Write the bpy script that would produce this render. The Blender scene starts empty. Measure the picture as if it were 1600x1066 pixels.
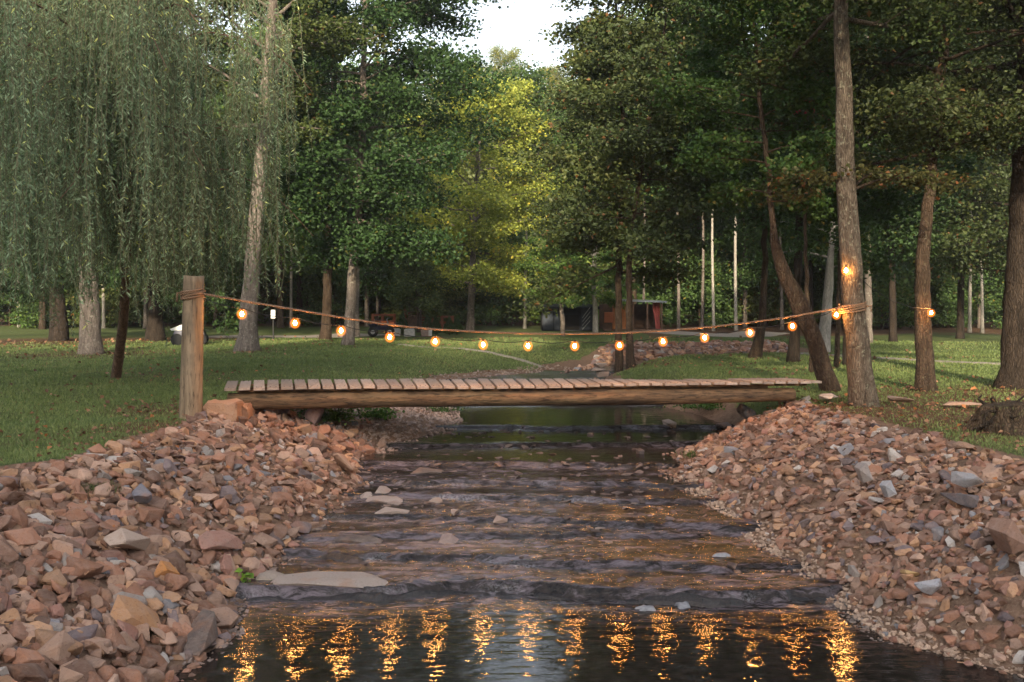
import bpy, bmesh, math, random
import numpy as np
from mathutils import Vector, Matrix, Euler

rng = np.random.default_rng(7)
random.seed(7)
S = bpy.context.scene
import time
_t0 = time.time()
def lap(n): print('LAP', n, round(time.time()-_t0, 1))
COL = S.collection
HAZE = .00045
HC = 2.7                 # eye height above the pool
F = 1555.0               # focal length in photograph pixels
HY = 475.0               # horizon row

def W(px, py, Y):        # photograph measurement at distance Y -> metres
    return Vector(((px-800)/F*Y, Y, HC-(py-HY)/F*Y))
def pj(x, y, z):
    return 800+x/y*F, HY-(z-HC)/y*F

# ------------------------------------------------------------------ helpers
def tag(o, label=None, cat=None, group=None, kind=None):
    if label: o['label'] = label
    if cat: o['category'] = cat
    if group: o['group'] = group
    if kind: o['kind'] = kind
    return o
def empty(name, loc, rz=0, **k):
    o = bpy.data.objects.new(name, None); COL.objects.link(o)
    o.location = loc; o.rotation_euler = (0, 0, rz); o.empty_display_size = .1
    return tag(o, **k)
def link(name, me, mat=None, parent=None, loc=None, **k):
    o = bpy.data.objects.new(name, me); COL.objects.link(o)
    if mat is not None and len(me.materials) == 0: me.materials.append(mat)
    if parent is not None: o.parent = parent
    if loc is not None: o.location = loc
    return tag(o, **k)
def npmesh(name, V, Fc, smooth=False, attrs=None):
    """V (n,3); Fc (m,k) with equal k, or a list of such arrays"""
    V = np.asarray(V, np.float32)
    if not isinstance(Fc, (list, tuple)): Fc = [Fc]
    Fc = [np.asarray(f, np.int32) for f in Fc if len(f)]
    me = bpy.data.meshes.new(name)
    me.vertices.add(len(V)); me.vertices.foreach_set('co', V.ravel())
    nl = sum(f.size for f in Fc); npol = sum(len(f) for f in Fc)
    me.loops.add(nl); me.polygons.add(npol)
    me.loops.foreach_set('vertex_index', np.concatenate([f.ravel() for f in Fc]))
    tot = np.concatenate([np.full(len(f), f.shape[1], np.int32) for f in Fc])
    st = np.concatenate([[0], np.cumsum(tot)[:-1]]).astype(np.int32)
    me.polygons.foreach_set('loop_start', st)
    me.polygons.foreach_set('loop_total', tot)
    me.update(calc_edges=True)
    me.polygons.foreach_set('use_smooth', np.full(npol, smooth, bool))
    if attrs:
        for k, a in attrs.items():
            a = np.asarray(a, np.float32)
            if a.ndim == 1:
                at = me.attributes.new(k, 'FLOAT', 'POINT'); at.data.foreach_set('value', a)
            else:
                at = me.attributes.new(k, 'FLOAT_COLOR', 'POINT')
                at.data.foreach_set('color', np.concatenate([a, np.ones((len(a), 1), np.float32)], 1).ravel())
    return me
def sstep(t):
    t = np.clip(t, 0, 1); return t*t*(3-2*t)
def _h(ix, iy, s):
    n = (ix*374761393 + iy*668265263 + s*2246822519) & 0xffffffff
    n = ((n ^ (n >> 13))*1274126177) & 0xffffffff
    return ((n ^ (n >> 16)) & 0xffff)/65535.0
def vn(x, y, s=0):
    x = np.asarray(x, float); y = np.asarray(y, float)
    ix = np.floor(x).astype(np.int64); iy = np.floor(y).astype(np.int64)
    fx = sstep(x-ix); fy = sstep(y-iy)
    a = _h(ix, iy, s); b = _h(ix+1, iy, s); c = _h(ix, iy+1, s); d = _h(ix+1, iy+1, s)
    return (a*(1-fx)+b*fx)*(1-fy)+(c*(1-fx)+d*fx)*fy
def fbm(x, y, s=0, o=4):
    r = 0; a = .5; t = 0
    for i in range(o):
        r = r+a*vn(x*2**i+i*17.3, y*2**i-i*9.1, s+i); t += a; a *= .5
    return r/t*2-1

class Geo:
    """collects boxes / tubes / hulls as one mesh"""
    def __init__(s): s.v = []; s.f3 = []; s.f4 = []; s.n = 0
    def add(s, V, q=None, t=None):
        V = np.asarray(V, float)
        if q is not None and len(q): s.f4.append(np.asarray(q)+s.n)
        if t is not None and len(t): s.f3.append(np.asarray(t)+s.n)
        s.v.append(V); s.n += len(V)
    def box(s, c, d, rot=None, taper=1.0):
        x, y, z = d[0]/2, d[1]/2, d[2]/2
        V = np.array([[-x,-y,-z],[x,-y,-z],[x,y,-z],[-x,y,-z],[-x*taper,-y*taper,z],[x*taper,-y*taper,z],[x*taper,y*taper,z],[-x*taper,y*taper,z]])
        if rot is not None: V = V @ np.array(Euler(rot).to_matrix()).T
        s.add(V+np.array(c), q=[[0,3,2,1],[4,5,6,7],[0,1,5,4],[1,2,6,5],[2,3,7,6],[3,0,4,7]])
    def tube(s, P, R, k=8, cap=True, bump=0, seed=0, flat=None):
        P = np.asarray(P, float); R = np.broadcast_to(np.asarray(R, float), (len(P),))
        T = np.gradient(P, axis=0); T /= np.linalg.norm(T, axis=1)[:, None]+1e-9
        up = np.array([0, 0, 1.]) if abs(T[0][2]) < .9 else np.array([0, 1., 0])
        A = np.cross(T, up); A /= np.linalg.norm(A, axis=1)[:, None]+1e-9
        B = np.cross(T, A)
        th = np.arange(k)/k*2*np.pi
        rr = R[:, None]*np.ones((1, k))
        if bump:
            ii, jj = np.meshgrid(np.arange(len(P)), np.arange(k), indexing='ij')
            rr = rr*(1+bump*(2*vn(ii*.6+seed, jj*1.0, seed)-1)+bump*.6*np.sin(jj*2*np.pi/k*3+seed))
        V = P[:, None]+A[:, None]*(np.cos(th)*rr)[..., None]+B[:, None]*(np.sin(th)*rr)[..., None]
        V = V.reshape(-1, 3)
        i = np.arange(len(P)-1)[:, None]*k; j = np.arange(k)[None]; j2 = (j+1) % k
        q = np.stack([i+j, i+j2, i+k+j2, i+k+j], -1).reshape(-1, 4)
        t = []
        if cap:
            n = len(V); V = np.vstack([V, P[0], P[-1]])
            b = (len(P)-1)*k
            t = [[n, (a+1) % k, a] for a in range(k)]+[[n+1, b+a, b+(a+1) % k] for a in range(k)]
        s.add(V, q=q, t=t)
    def mesh(s, name, smooth=False, attrs=None):
        V = np.vstack(s.v)
        fs = []
        if s.f4: fs.append(np.vstack(s.f4))
        if s.f3: fs.append(np.vstack(s.f3))
        return npmesh(name, V, fs, smooth, attrs)

def bm_mesh(name, bm, smooth=False):
    me = bpy.data.meshes.new(name); bm.to_mesh(me); bm.free()
    me.polygons.foreach_set('use_smooth', [smooth]*len(me.polygons)); return me

# ------------------------------------------------------------------ materials
class M:
    def __init__(s, name):
        s.m = bpy.data.materials.new(name); s.m.use_nodes = True
        s.t = s.m.node_tree; s.n = s.t.nodes; s.n.clear()
        s.out = s.n.new('ShaderNodeOutputMaterial')
    def N(s, typ, **k):
        n = s.n.new('ShaderNode'+typ)
        for a, v in k.items():
            if a.startswith('_'): setattr(n, a[1:], v)
        for a, v in k.items():
            if not a.startswith('_'):
                key = int(a[1:]) if a[0] == 'i' and a[1:].isdigit() else a.replace('_', ' ')
                if hasattr(v, 'is_linked') or hasattr(v, 'links'): s.t.links.new(v, n.inputs[key])
                else: n.inputs[key].default_value = v
        return n
    def link(s, a, b): s.t.links.new(a, b)
    def coord(s, scale=(1, 1, 1), out='Object'):
        tc = s.N('TexCoord'); mp = s.N('Mapping'); mp.inputs['Scale'].default_value = scale
        s.link(tc.outputs[out], mp.inputs[0]); return mp.outputs[0]
    def noise(s, vec, scale=5, detail=4, rough=.6, dist=0):
        n = s.N('TexNoise', Scale=scale, Detail=detail, Roughness=rough, Distortion=dist); s.link(vec, n.inputs['Vector']); return n.outputs['Fac']
    def ramp(s, fac, stops, interp='LINEAR'):
        r = s.N('ValToRGB'); s.link(fac, r.inputs[0]); e = r.color_ramp.elements; r.color_ramp.interpolation = interp
        while len(e) < len(stops): e.new(.5)
        for a, (p, c) in zip(e, stops):
            a.position = p; a.color = (c, c, c, 1) if not hasattr(c, '__len__') else (*c, 1)
        return r.outputs[0]
    def mix(s, a, b, fac=.5, mode='MIX'):
        n = s.N('Mix', _data_type='RGBA', _blend_type=mode)
        for v, k in ((fac, 0), (a, 6), (b, 7)):
            if hasattr(v, 'links'): s.link(v, n.inputs[k])
            elif k == 0: n.inputs[0].default_value = v
            else: n.inputs[k].default_value = (*v, 1)
        return n.outputs[2]
    def math(s, op, a, b=0.0):
        n = s.N('Math', _operation=op)
        for v, k in ((a, 0), (b, 1)):
            if hasattr(v, 'links'): s.link(v, n.inputs[k])
            else: n.inputs[k].default_value = v
        return n.outputs[0]
    def bump(s, h, strength=.5, dist=.02, normal=None):
        b = s.N('Bump', Strength=strength, Distance=dist); s.link(h, b.inputs['Height'])
        if normal is not None: s.link(normal, b.inputs['Normal'])
        return b.outputs[0]
    def pr(s, col, rough=.8, bump=None, spec=.3, **k):
        p = s.N('BsdfPrincipled')
        p.inputs['Specular IOR Level'].default_value = spec
        for v, key in ((col, 'Base Color'), (rough, 'Roughness')):
            if hasattr(v, 'links'): s.link(v, p.inputs[key])
            else: p.inputs[key].default_value = (*v, 1) if hasattr(v, '__len__') else v
        for a, v in k.items():
            key = a.replace('_', ' ')
            p.inputs[key].default_value = v
        if bump is not None: s.link(bump, p.inputs['Normal'])
        s.link(p.outputs[0], s.out.inputs[0]); return p
    def attr(s, name): return s.N('Attribute', _attribute_name=name)

def simple(name, col, rough=.7, var=.25, scale=8, bump=.3, stretch=(1, 1, 1), spec=.3, metal=0):
    m = M(name); v = m.coord(stretch); n = m.noise(v, scale, 5)
    c = m.mix([a*(1-var) for a in col], [min(1, a*(1+var)) for a in col], m.ramp(n, [(.3, 0), (.7, 1)]))
    m.pr(c, rough, m.bump(m.noise(v, scale*4, 4), bump, .01), spec, Metallic=metal); return m.m

def bark_mat(name, dark, light, scale=9, lichen=None, bump=1.0, zs=.22):
    m = M(name); v = m.coord((1, 1, zs)); v2 = m.coord((1, 1, 1))
    n = m.noise(v, scale, 6, .7, .6)
    n2 = m.noise(v2, scale*.35, 4, .6)
    vo = m.N('TexVoronoi', Scale=scale*3.4, _feature='DISTANCE_TO_EDGE'); m.link(v, vo.inputs['Vector'])
    crack = m.ramp(vo.outputs['Distance'], [(0, 0), (.2, 1)])
    c = m.mix(dark, light, m.ramp(n, [(.32, 0), (.68, 1)]))
    c = m.mix([a*.35 for a in dark], c, m.math('MULTIPLY_ADD', crack, .6) if False else m.ramp(crack, [(0, .62), (1, 1)]))
    if lichen: c = m.mix(c, lichen, m.ramp(m.noise(v2, scale*1.3, 5, .7), [(.55, 0), (.66, .75)]))
    c = m.mix(c, [a*.55 for a in dark], m.ramp(n2, [(.55, 0), (.8, .6)]))
    h = m.mix((0, 0, 0), (1, 1, 1), m.math('ADD', m.math('MULTIPLY', n, .6), m.math('MULTIPLY', crack, .5)))
    m.pr(c, .9, m.bump(h, bump, .03), .15); return m.m

def leaf_mat(name, lo, mid, hi, accent=None, afr=.05, trans=.3):
    m = M(name); at = m.attr('v'); oi = m.N('ObjectInfo')
    st = [(0, lo), (.5, mid), (1-afr, hi)]
    if accent: st.append((1-afr+.005, accent))
    c = m.ramp(at.outputs['Fac'], st)
    c = m.mix(c, oi.outputs['Color'], 1.0, 'MULTIPLY')
    p = m.N('BsdfPrincipled'); m.link(c, p.inputs['Base Color']); p.inputs['Roughness'].default_value = .55
    p.inputs['Specular IOR Level'].default_value = .25
    t = m.N('BsdfTranslucent'); m.link(m.mix(c, (1.0, 1.0, .35), .35, 'MULTIPLY') if False else c, t.inputs[0])
    x = m.N('MixShader', Fac=trans); m.link(p.outputs[0], x.inputs[1]); m.link(t.outputs[0], x.inputs[2])
    m.link(x.outputs[0], m.out.inputs[0]); return m.m

# ------------------------------------------------------------------ terrain
def tab(*a):
    a = np.array(a, float); return a[:, 0], a[:, 1]
XL = tab((0,-2.6),(5,-2.4),(7.2,-2.38),(8,-2.3),(9.1,-2.5),(10.4,-2.25),(11.7,-2.15),(13.4,-1.95),(15,-2.25),(16.5,-1.7),(18,-1.0),(20,-1.3),(23,-1.6),(26,-1.7),(28,-1.2),(29.5,.2),(31,1.0),(34,2.5))
XR = tab((0,6.5),(5,4.9),(6.5,4.1),(7.2,3.7),(8,3.05),(9.1,2.9),(10.4,2.65),(11.7,2.5),(13.6,2.15),(15.2,2.4),(16.2,3.3),(17.5,3.9),(19.5,3.7),(22,3.0),(27,2.0),(30,2.3),(34,3))
WLT = tab((0,2.3),(9,2.5),(11.5,2.3),(14,2.4),(15.2,2.1),(16.5,2.6),(18,3.2),(22,4.5),(30,5.5),(60,6))
WRT = tab((0,2.8),(8,2.8),(10.4,2.7),(13,2.8),(15,2.6),(16,1.6),(18,1.0),(22,1.0),(28,1.1),(60,2))
LED = [(9.15,.09,-.03),(9.95,.05,-.12),(10.8,.04,.09),(11.35,.05,-.09),(12.45,.05,-.03),(13.15,.06,-.12),(14.4,.06,-.05),(15.9,.06,.0),(17.6,.06,.03),(21,.05,0),(27.3,.06,0)]
def ledgeY(k, x):
    y0, d, sl = LED[k]
    return y0+sl*x+.36*fbm(x*.55+k*7.7, 0*x+k*3.1, 40+k, 3)+.15*fbm(x*2.4+k, 0*x+k, 60+k, 4)
def waterlevel(x, y, w=.10):
    z = np.zeros_like(x)
    for k, (y0, d, sl) in enumerate(LED): z = z+d*sstep((y-ledgeY(k, x))/w)
    return z
FARP = np.array([(1.2,27),(2.2,31),(3.6,34.2),(8,36),(16,37.2),(30,40),(60,44)], float)
def pdist(x, y, P):
    d = np.full(np.shape(x), 1e9)
    for a, b in zip(P[:-1], P[1:]):
        ab = b-a; t = np.clip(((x-a[0])*ab[0]+(y-a[1])*ab[1])/(ab@ab), 0, 1)
        d = np.minimum(d, np.hypot(x-a[0]-t*ab[0], y-a[1]-t*ab[1]))
    return d
def base_h(x, y):
    z = HC-1.66+0*x
    z = z+.07*fbm(x*.25, y*.25, 3)+.02*fbm(x*1.3, y*1.3, 5)
    z = z+.35*sstep((y-45)/30)
    hill = np.clip(y-78, 0, 400)
    z = z+hill*.24*(1+.15*np.sin(x*.03+1))-np.clip(y-240, 0, 400)*.32
    z = z+np.interp(y, (-260, -150, -110, -30, -12), (70, 62, 52, 3, 0))  # ridge added behind the camera, out of view, to shade the foreground
    # low mound on the far left lawn
    z = z+.10*np.exp(-((x+7)/4)**2-((y-34)/7)**2)
    return z
def edges(x, y):
    xl = np.interp(y, *XL)+.10*fbm(y*1.1, 0*y+2, 11); xr = np.interp(y, *XR)+.08*fbm(y*1.3, 0*y+9, 12)
    sl = xl-x; sr = x-xr
    return sl, sr
def terrain(x, y):
    x = np.asarray(x, float); y = np.asarray(y, float)
    B = base_h(x, y); wl = waterlevel(x, y, .6)
    sl, sr = edges(x, y)
    wL = np.interp(y, *WLT); wR = np.interp(y, *WRT)
    s = np.maximum(sl, sr); w = np.where(sl > sr, wL, wR)
    end = np.clip(y-29.5, 0, 99); s = np.where(y > 29.5, np.maximum(s, end), s); w = np.where(end > 0, np.maximum(w, 2), w)
    t = np.clip(s/w, 0, 1.0); g = 1-(1-t)**1.35; g = g*sstep(t*4+.25)/1.0
    hn = np.where(s > 0, wl+(B-wl)*g, wl-.16*sstep(-s/.7))
    d = pdist(x, y, FARP)-1.25
    wf = np.where(y < np.interp(x, FARP[:, 0], FARP[:, 1]), 1.6, 3.2)
    wf = np.where(x < 1.5, 4.5, wf)
    tf = np.clip(d/wf, 0, 1)
    lf = .62
    hf = np.where(d > 0, lf+(B-lf)*(tf*(2-tf)), lf-.15*sstep(-d/.6))
    return np.where(y > 24, np.minimum(hn, hf), hn)
def axis(segs):
    o = []
    for a, b, st in segs: o.append(np.arange(a, b, st))
    return np.concatenate(o+[[segs[-1][1]]])
gx = np.concatenate([-axis([(12, 40, 1.0), (40, 120, 5), (120, 300, 30)])[::-1], axis([(-11.9, 12, .11)])[:-1], axis([(12, 40, 1.0), (40, 120, 5), (120, 300, 30)])])
gy = axis([(-260, -20, 10), (-20, 2, 4), (2, 5, .3), (5, 20, .09), (20, 46, .25), (46, 90, 1.5), (90, 260, 8), (260, 420, 40)])
GX, GY = np.meshgrid(gx, gy); GZ = terrain(GX, GY)
ny, nx = GX.shape
# fine relief
sl, sr = edges(GX, GY); s_ = np.maximum(sl, sr)
GZ = GZ+np.where(GY < 50, .012*fbm(GX*6, GY*6, 21, 3), 0)*(s_ > 0)
idx = (np.arange(ny-1)[:, None]*nx+np.arange(nx-1)[None]).ravel()
q = np.stack([idx, idx+1, idx+nx+1, idx+nx], 1)
def wout(x): return np.interp(x, (0, 2.5, 3.8, 10.5, 12.5), (1.3, 1.5, 4.6, 4.6, 1.5))
def masks(x, y):
    """grass cover and leaf-litter cover"""
    sl, sr = edges(x, y); s = np.maximum(sl, sr); s = np.where(y > 29.5, np.maximum(s, y-29.5), s)
    n = fbm(x*1.2, y*1.2, 31)*.35
    wl_ = np.interp(y, *WLT); wr_ = np.interp(y, *WRT)
    lim = np.where(sl > sr, np.where(y < 16, wl_+.05, np.interp(y, (16, 19, 22, 40), (2.4, 1.2, .7, .5))),
                   np.where(y < 16, wr_+.1, .25))
    g = sstep((s+n-lim)/.4)
    d = pdist(x, y, FARP)
    outer = (y > np.interp(x, FARP[:, 0], FARP[:, 1]))
    g = g*np.where(y > 24, np.where(outer, sstep((d-wout(x)+n)/.5), sstep((d-1.45+n)/.5)), 1)
    lit = 0*x
    lit = np.maximum(lit, sstep((y-47+fbm(x*.3, y*.3, 8)*6)/9)*(x > 7))
    lit = np.maximum(lit, sstep((y-60)/8))
    for cx, cy, r, a in ((5.6,15.2,2.6,.95),(8.3,16.0,3.5,.9),(8.0,18.5,2.5,.7),(5.9,12.5,1.6,.6),(7,13.5,2.5,.75),(10.3,18.5,3,.8),(-14,33,3.5,.75),(-20,44,6,.9),(-16,46,5,.8),(-9,33.5,2,.6),
                         (-5.4,15.6,1.4,.7),(-8,22.5,2,.5),(3.5,28.5,2.4,.75),(-5,13.4,.9,.7),(1.0,27.5,1.2,.8),(9.5,29,1.8,.5),(-6.3,38,2,.5)):
        lit = np.maximum(lit, a*np.exp(-(((x-cx)**2+(y-cy)**2)/r**2))+.0)
    lit = np.maximum(lit,   .42*sstep(fbm(x*.33, y*.33, 66, 4)*2.2-.15))
    return g, np.clip(lit, 0, 1)
mg, ml = masks(GX, GY)
me = npmesh('ground', np.stack([GX, GY, GZ], -1).reshape(-1, 3), q, True, {'grass': mg.ravel(), 'litter': ml.ravel()})
m = M('ground_mat'); v = m.coord((1, 1, 1))
n1 = m.noise(v, .7, 5); n2 = m.noise(v, 9, 6, .7); n3 = m.noise(v, 45, 4, .7)
grass_c = m.mix((.058, .080, .028), (.130, .160, .056), m.ramp(n2, [(.3, 0), (.7, 1)]))
grass_c = m.mix(grass_c, (.085, .075, .030), m.ramp(n1, [(.45, 0), (.75, .55)]))
lit_c = m.mix((.040, .026, .016), (.17, .095, .055), m.ramp(n3, [(.3, 0), (.7, 1)]))
dirt = m.mix((.10, .058, .040), (.27, .17, .115), m.ramp(n2, [(.25, 0), (.75, 1)]))
dirt = m.mix(dirt, (.38, .27, .19), m.ramp(n3, [(.5, 0), (.75, .6)]))
ga = m.attr('grass').outputs['Fac']; la = m.attr('litter').outputs['Fac']
gm = m.ramp(m.math('ADD', ga, m.math('MULTIPLY', m.math('SUBTRACT', n2, .5), .9)), [(.42, 0), (.58, 1)])
lm = m.ramp(m.math('ADD', la, m.math('MULTIPLY', m.math('SUBTRACT', n3, .5), 1.6)), [(.42, 0), (.6, 1)])
c = m.mix(dirt, grass_c, gm); c = m.mix(c, lit_c, m.math('MULTIPLY', lm, gm))
m.pr(c, .95, m.bump(m.math('ADD', n3, n2), .9, .04), .1)
link('ground', me, m.m, kind='structure')

# ------------------------------------------------------------------ water
lap('water')
def ripple(x, y, ruf):
    a = .0028*(fbm(x*2.2, y*3.4, 71, 2))+.0042*fbm(x*7, y*11, 72, 3)
    b = .014*fbm(x*3+.6*fbm(x*2, y*2, 5), y*8, 73, 4)+.010*np.abs(fbm(x*6, y*17, 74, 3))+.006*fbm(x*11, y*20, 76, 2)
    return a*(.25+.9*np.clip(ruf*2.2, 0, 1))+b*ruf*(1+1.1*sstep((ruf-.3)/.25))
def roughness_of(x, y):
    w = waterlevel(x, y)
    r = 0*x
    for k in range(len(LED)):
        dY = ledgeY(k, x)-y
        far = 1.05 if k not in (5, 8) else .35
        r = np.maximum(r, np.exp(-np.clip(dY, 0, 9)/far*1.2)*(dY > -.25)*np.where(dY < 0, .8, 1))
    zone = np.interp(y, (5, 7.5, 8.6, 9.2, 9.6, 12.2, 12.9, 13.2, 14.3, 14.8, 15.6, 15.9, 17.3, 17.7, 18.2, 27, 28, 40),
                        (.10, .12, .22, .75, .85, .8, .35, .75, .85, .2, .15, .35, .05, .5, .05, .1, .8, .8))
    side = np.clip(.75+.35*fbm(x*.6, y*.5, 81), .3, 1.2)
    return np.clip(r*.55+zone*.6, 0, 1)*side
ATT = {}
def water_patch(name, x0, x1, y0, y1, dx, dy):
    X, Y = np.meshgrid(np.arange(x0, x1+dx/2, dx), np.arange(y0, y1+dy/2, dy))
    R = roughness_of(X, Y)
    Z = waterlevel(X, Y)+ripple(X, Y, R)
    ny, nx = X.shape; i = (np.arange(ny-1)[:, None]*nx+np.arange(nx-1)[None]).ravel()
    q = np.stack([i, i+1, i+nx+1, i+nx], 1)
    Fm = 0*X
    for k in range(len(LED)):
        dY = ledgeY(k, X)-Y; Fm = np.maximum(Fm, np.exp(-((dY-.0)/.07)**2)*np.clip(-.25+2.2*fbm(X*1.4+k*3, Y*1.5, 300+k, 3), 0, 1))
    ATT[name] = Fm
    return X, Y, Z, q, R
m = M('water_mat'); v = m.coord((.36, 1.35, 1)); vb = m.coord((.7, 1.3, 1)); v1 = m.coord((1, 1, 1))
ra = m.attr('ruf').outputs['Fac']
bed = m.mix((.009, .007, .006), (.045, .033, .028), m.ramp(m.noise(v1, 11, 6, .8), [(.40, 0), (.75, 1)]))
vs = m.coord((.55, 2.3, 1)); st1 = m.noise(vs, 5, 6, .8, .5); st2 = m.noise(vs, 1.3, 4, .6)
bed = m.mix(bed, (.130, .104, .116), m.math('MULTIPLY', m.ramp(ra, [(.25, 0), (.6, 1)]), m.ramp(m.math('ADD', st1, m.math('MULTIPLY', m.math('SUBTRACT', st2, .5), .5)), [(.47, 0), (.62, 1)])))  # mauve streaks: pale bed plus sky sheen painted into the riffle colour
b1 = m.bump(m.noise(v, 10, 1.6, .55, .3), 1, .0026)
b2 = m.N('Bump', Distance=.020); m.link(m.noise(vb, 15, 3.5, .6, .6), b2.inputs['Height']); m.link(m.math('MULTIPLY_ADD', ra, .6) if False else m.math('MULTIPLY', ra, .8), b2.inputs['Strength']); m.link(b1, b2.inputs['Normal'])
foam_glint = m.attr('foam').outputs['Fac']
bed = m.mix(bed, (.42, .42, .45), m.math('MULTIPLY', foam_glint, m.ramp(m.noise(v1, 34, 4, .8), [(.46, 0), (.62, .8)])))  # foam at the ledges; upstream it paints bright ripples too
rr = m.ramp(ra, [(0, .015), (.32, .03), (.5, .13), (1, .18)])
m.pr(bed, rr, b2.outputs[0], .5, IOR=1.34)
WATER = m.m
X, Y, Z, q, R = water_patch('w', -3.6, 6.6, 4.6, 20.0, .024, .028)
me = npmesh('creek_water', np.stack([X, Y, Z], -1).reshape(-1, 3), q, True, {'ruf': R.ravel(), 'foam': ATT['w'].ravel()})
link('creek_water', me, WATER, kind='structure')
X, Y, Z, q, R = water_patch('w', -4, 62, 19.97, 46, .2, .12)
sl, sr = edges(X, Y)
near = (np.maximum(sl, sr) < .6) & (Y < 31)
far = (pdist(X, Y, FARP) < 2.0) & (Y > 25)
Z = np.where((Y > 27.2) & far & ~near, .55+.01*fbm(X*3, Y*5, 5), np.minimum(Z, .66))
R = np.where(Y > 24.5, .85, R); ATT['w'] = np.where(Y > 24.5, np.clip(.15+2.2*fbm(X*1.1, Y*2.2, 411, 3), 0, 1), ATT['w']); Z = Z+np.where(Y > 24.5, .02*fbm(X*2.5, Y*5, 412, 3), 0)  # upstream foam streaks are pale colour standing in for light-catching ripples
keep = (near | far).ravel()
kf = keep[q].all(1)
me = npmesh('creek_water_upstream', np.stack([X, Y, Z-.004], -1).reshape(-1, 3), q[kf], True, {'ruf': R.ravel(), 'foam': ATT['w'].ravel()})
link('creek_water_upstream', me, WATER, kind='structure')

# ------------------------------------------------------------------ rocks
lap('rocks')
def rock_proto(i, flat, detail=True):
    r = random.Random(100+i)
    bm = bmesh.new()
    for k in range(r.randint(11, 17)):
        p = Vector((r.uniform(-1, 1), r.uniform(-1, 1), r.uniform(-1, 1)))
        s = max(abs(p.x), abs(p.y), abs(p.z)); p = p/s*.55+p.normalized()*.45
        p *= r.uniform(.86, 1.05)
        bm.verts.new((p.x, p.y*r.uniform(.68, .8), p.z*flat))
    ret = bmesh.ops.convex_hull(bm, input=bm.verts)
    bmesh.ops.delete(bm, geom=[g for g in ret['geom_interior'] if isinstance(g, bmesh.types.BMVert)], context='VERTS')
    bmesh.ops.dissolve_limit(bm, angle_limit=math.radians(14), verts=bm.verts, edges=bm.edges)
    if detail:
        bmesh.ops.bevel(bm, geom=list(bm.edges), offset=.08, segments=1, affect='EDGES', profile=.6, clamp_overlap=True)
    bmesh.ops.triangulate(bm, faces=bm.faces)
    if detail:
        for vv in bm.verts:
            vv.co += Vector((r.uniform(-1, 1), r.uniform(-1, 1), r.uniform(-1, 1)*flat))*.018
    me = bm_mesh('rock', bm)
    return me
PROT = [rock_proto(i, f) for i, f in enumerate([.5, .42, .6, .35, .7, .48, .55, .3, .65, .4, .52, .45, .38, .6, .33, .58, .47, .28])]
PEB = [rock_proto(60+i, f, False) for i, f in enumerate([.5, .6, .4, .7])]
def arrs(me):
    V = np.empty(len(me.vertices)*3, np.float32); me.vertices.foreach_get('co', V)
    T = np.empty(len(me.loops), np.int32); me.loops.foreach_get('vertex_index', T)
    return V.reshape(-1, 3), T.reshape(-1, 3)
PA = [arrs(p) for p in PROT]; QA = [arrs(p) for p in PEB]
RCOL = [('reddish brown', (.275, .135, .085)), ('orange tan', (.37, .21, .12)), ('pinkish tan', (.34, .215, .155)), ('brown', (.165, .092, .064)),
        ('purplish grey', (.135, .105, .11)), ('bluish grey', (.20, .20, .215)), ('pale grey', (.36, .32, .29)), ('rusty red', (.25, .125, .095))]
RP = np.array([.28, .12, .22, .20, .06, .025, .045, .05])
def rock_mat(name, from_object):
    m = M(name); tc = m.N('TexCoord')
    v = m.coord((1, 1, 1), 'Object') if not from_object else None
    geo = m.N('NewGeometry'); mp = m.N('Mapping'); m.link(geo.outputs['Position'], mp.inputs[0]); v = mp.outputs[0]
    col = m.N('ObjectInfo').outputs['Color'] if from_object else m.attr('c').outputs['Color']
    a = m.noise(v, 9, 5, .7, .4); b = m.noise(v, 42, 5, .75); d = m.noise(v, 4, 3)
    c = m.mix(col, (.36, .26, .215), m.ramp(a, [(.40, 0), (.72, .45)]))
    c = m.mix(c, (.35, .15, .07), m.ramp(d, [(.55, 0), (.75, .4)]))
    c = m.mix(c, (.035, .025, .022), m.ramp(b, [(.54, 0), (.74, .55)]))
    c = m.mix(c, (.5, .44, .4), m.ramp(b, [(.25, .30), (.40, 0)]))
    m.pr(c, .85, m.bump(m.math('ADD', b, m.math('MULTIPLY', a, .8)), .8, .02), .2); return m.m
ROCK_O = rock_mat('rock_single_mat', True); ROCK_S = rock_mat('rock_heap_mat', False)
for p in PROT: p.materials.append(ROCK_O)

rk = []   # x y size flat proto colour rot tiltx tilty sink
def nrm(x, y):
    e = .12
    return Vector((-(float(terrain(x+e, y))-float(terrain(x-e, y)))/(2*e), -(float(terrain(x, y+e))-float(terrain(x, y-e)))/(2*e), 1)).normalized()
def scatter(n, y0, y1, side, smin, smax, tlo=-.05, thi=1.04, big=None, xs=None):
    k = 0
    yy = rng.uniform(y0, y1, n); tt = rng.uniform(tlo, thi, n)
    for y, t in zip(yy, tt):
        if side == 'L': x = np.interp(y, *XL)-t*np.interp(y, *WLT)
        else: x = np.interp(y, *XR)+t*np.interp(y, *WRT)
        s = smin*(smax/smin)**(rng.random()**1.9)
        if big: s *= big(x, y, t)
        if rng.random() < .04 and side == 'L': s *= 1.3
        rk.append((x, y, s))
bigL = lambda x, y, t: np.interp(y, (6, 8.5, 12), (1.3, 1.1, .92))
bigR = lambda x, y, t: np.interp(t, (0, .3, 1), (.85, 1, 1.05))
scatter(3300, 5.2, 15.8, 'L', .042, .145, .03, 1.03, bigL)
scatter(3300, 5.6, 16.6, 'R', .040, .118, .06, 1.02, bigR)
scatter(800, 5.6, 10.8, 'R', .045, .11, .05, .7, bigR)
scatter(600, 5.2, 9.8, 'L', .045, .12, .0, .7, bigL)
scatter(120, 15.2, 16.9, 'L', .06, .17, .25, .8)
NB = len(rk)
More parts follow.
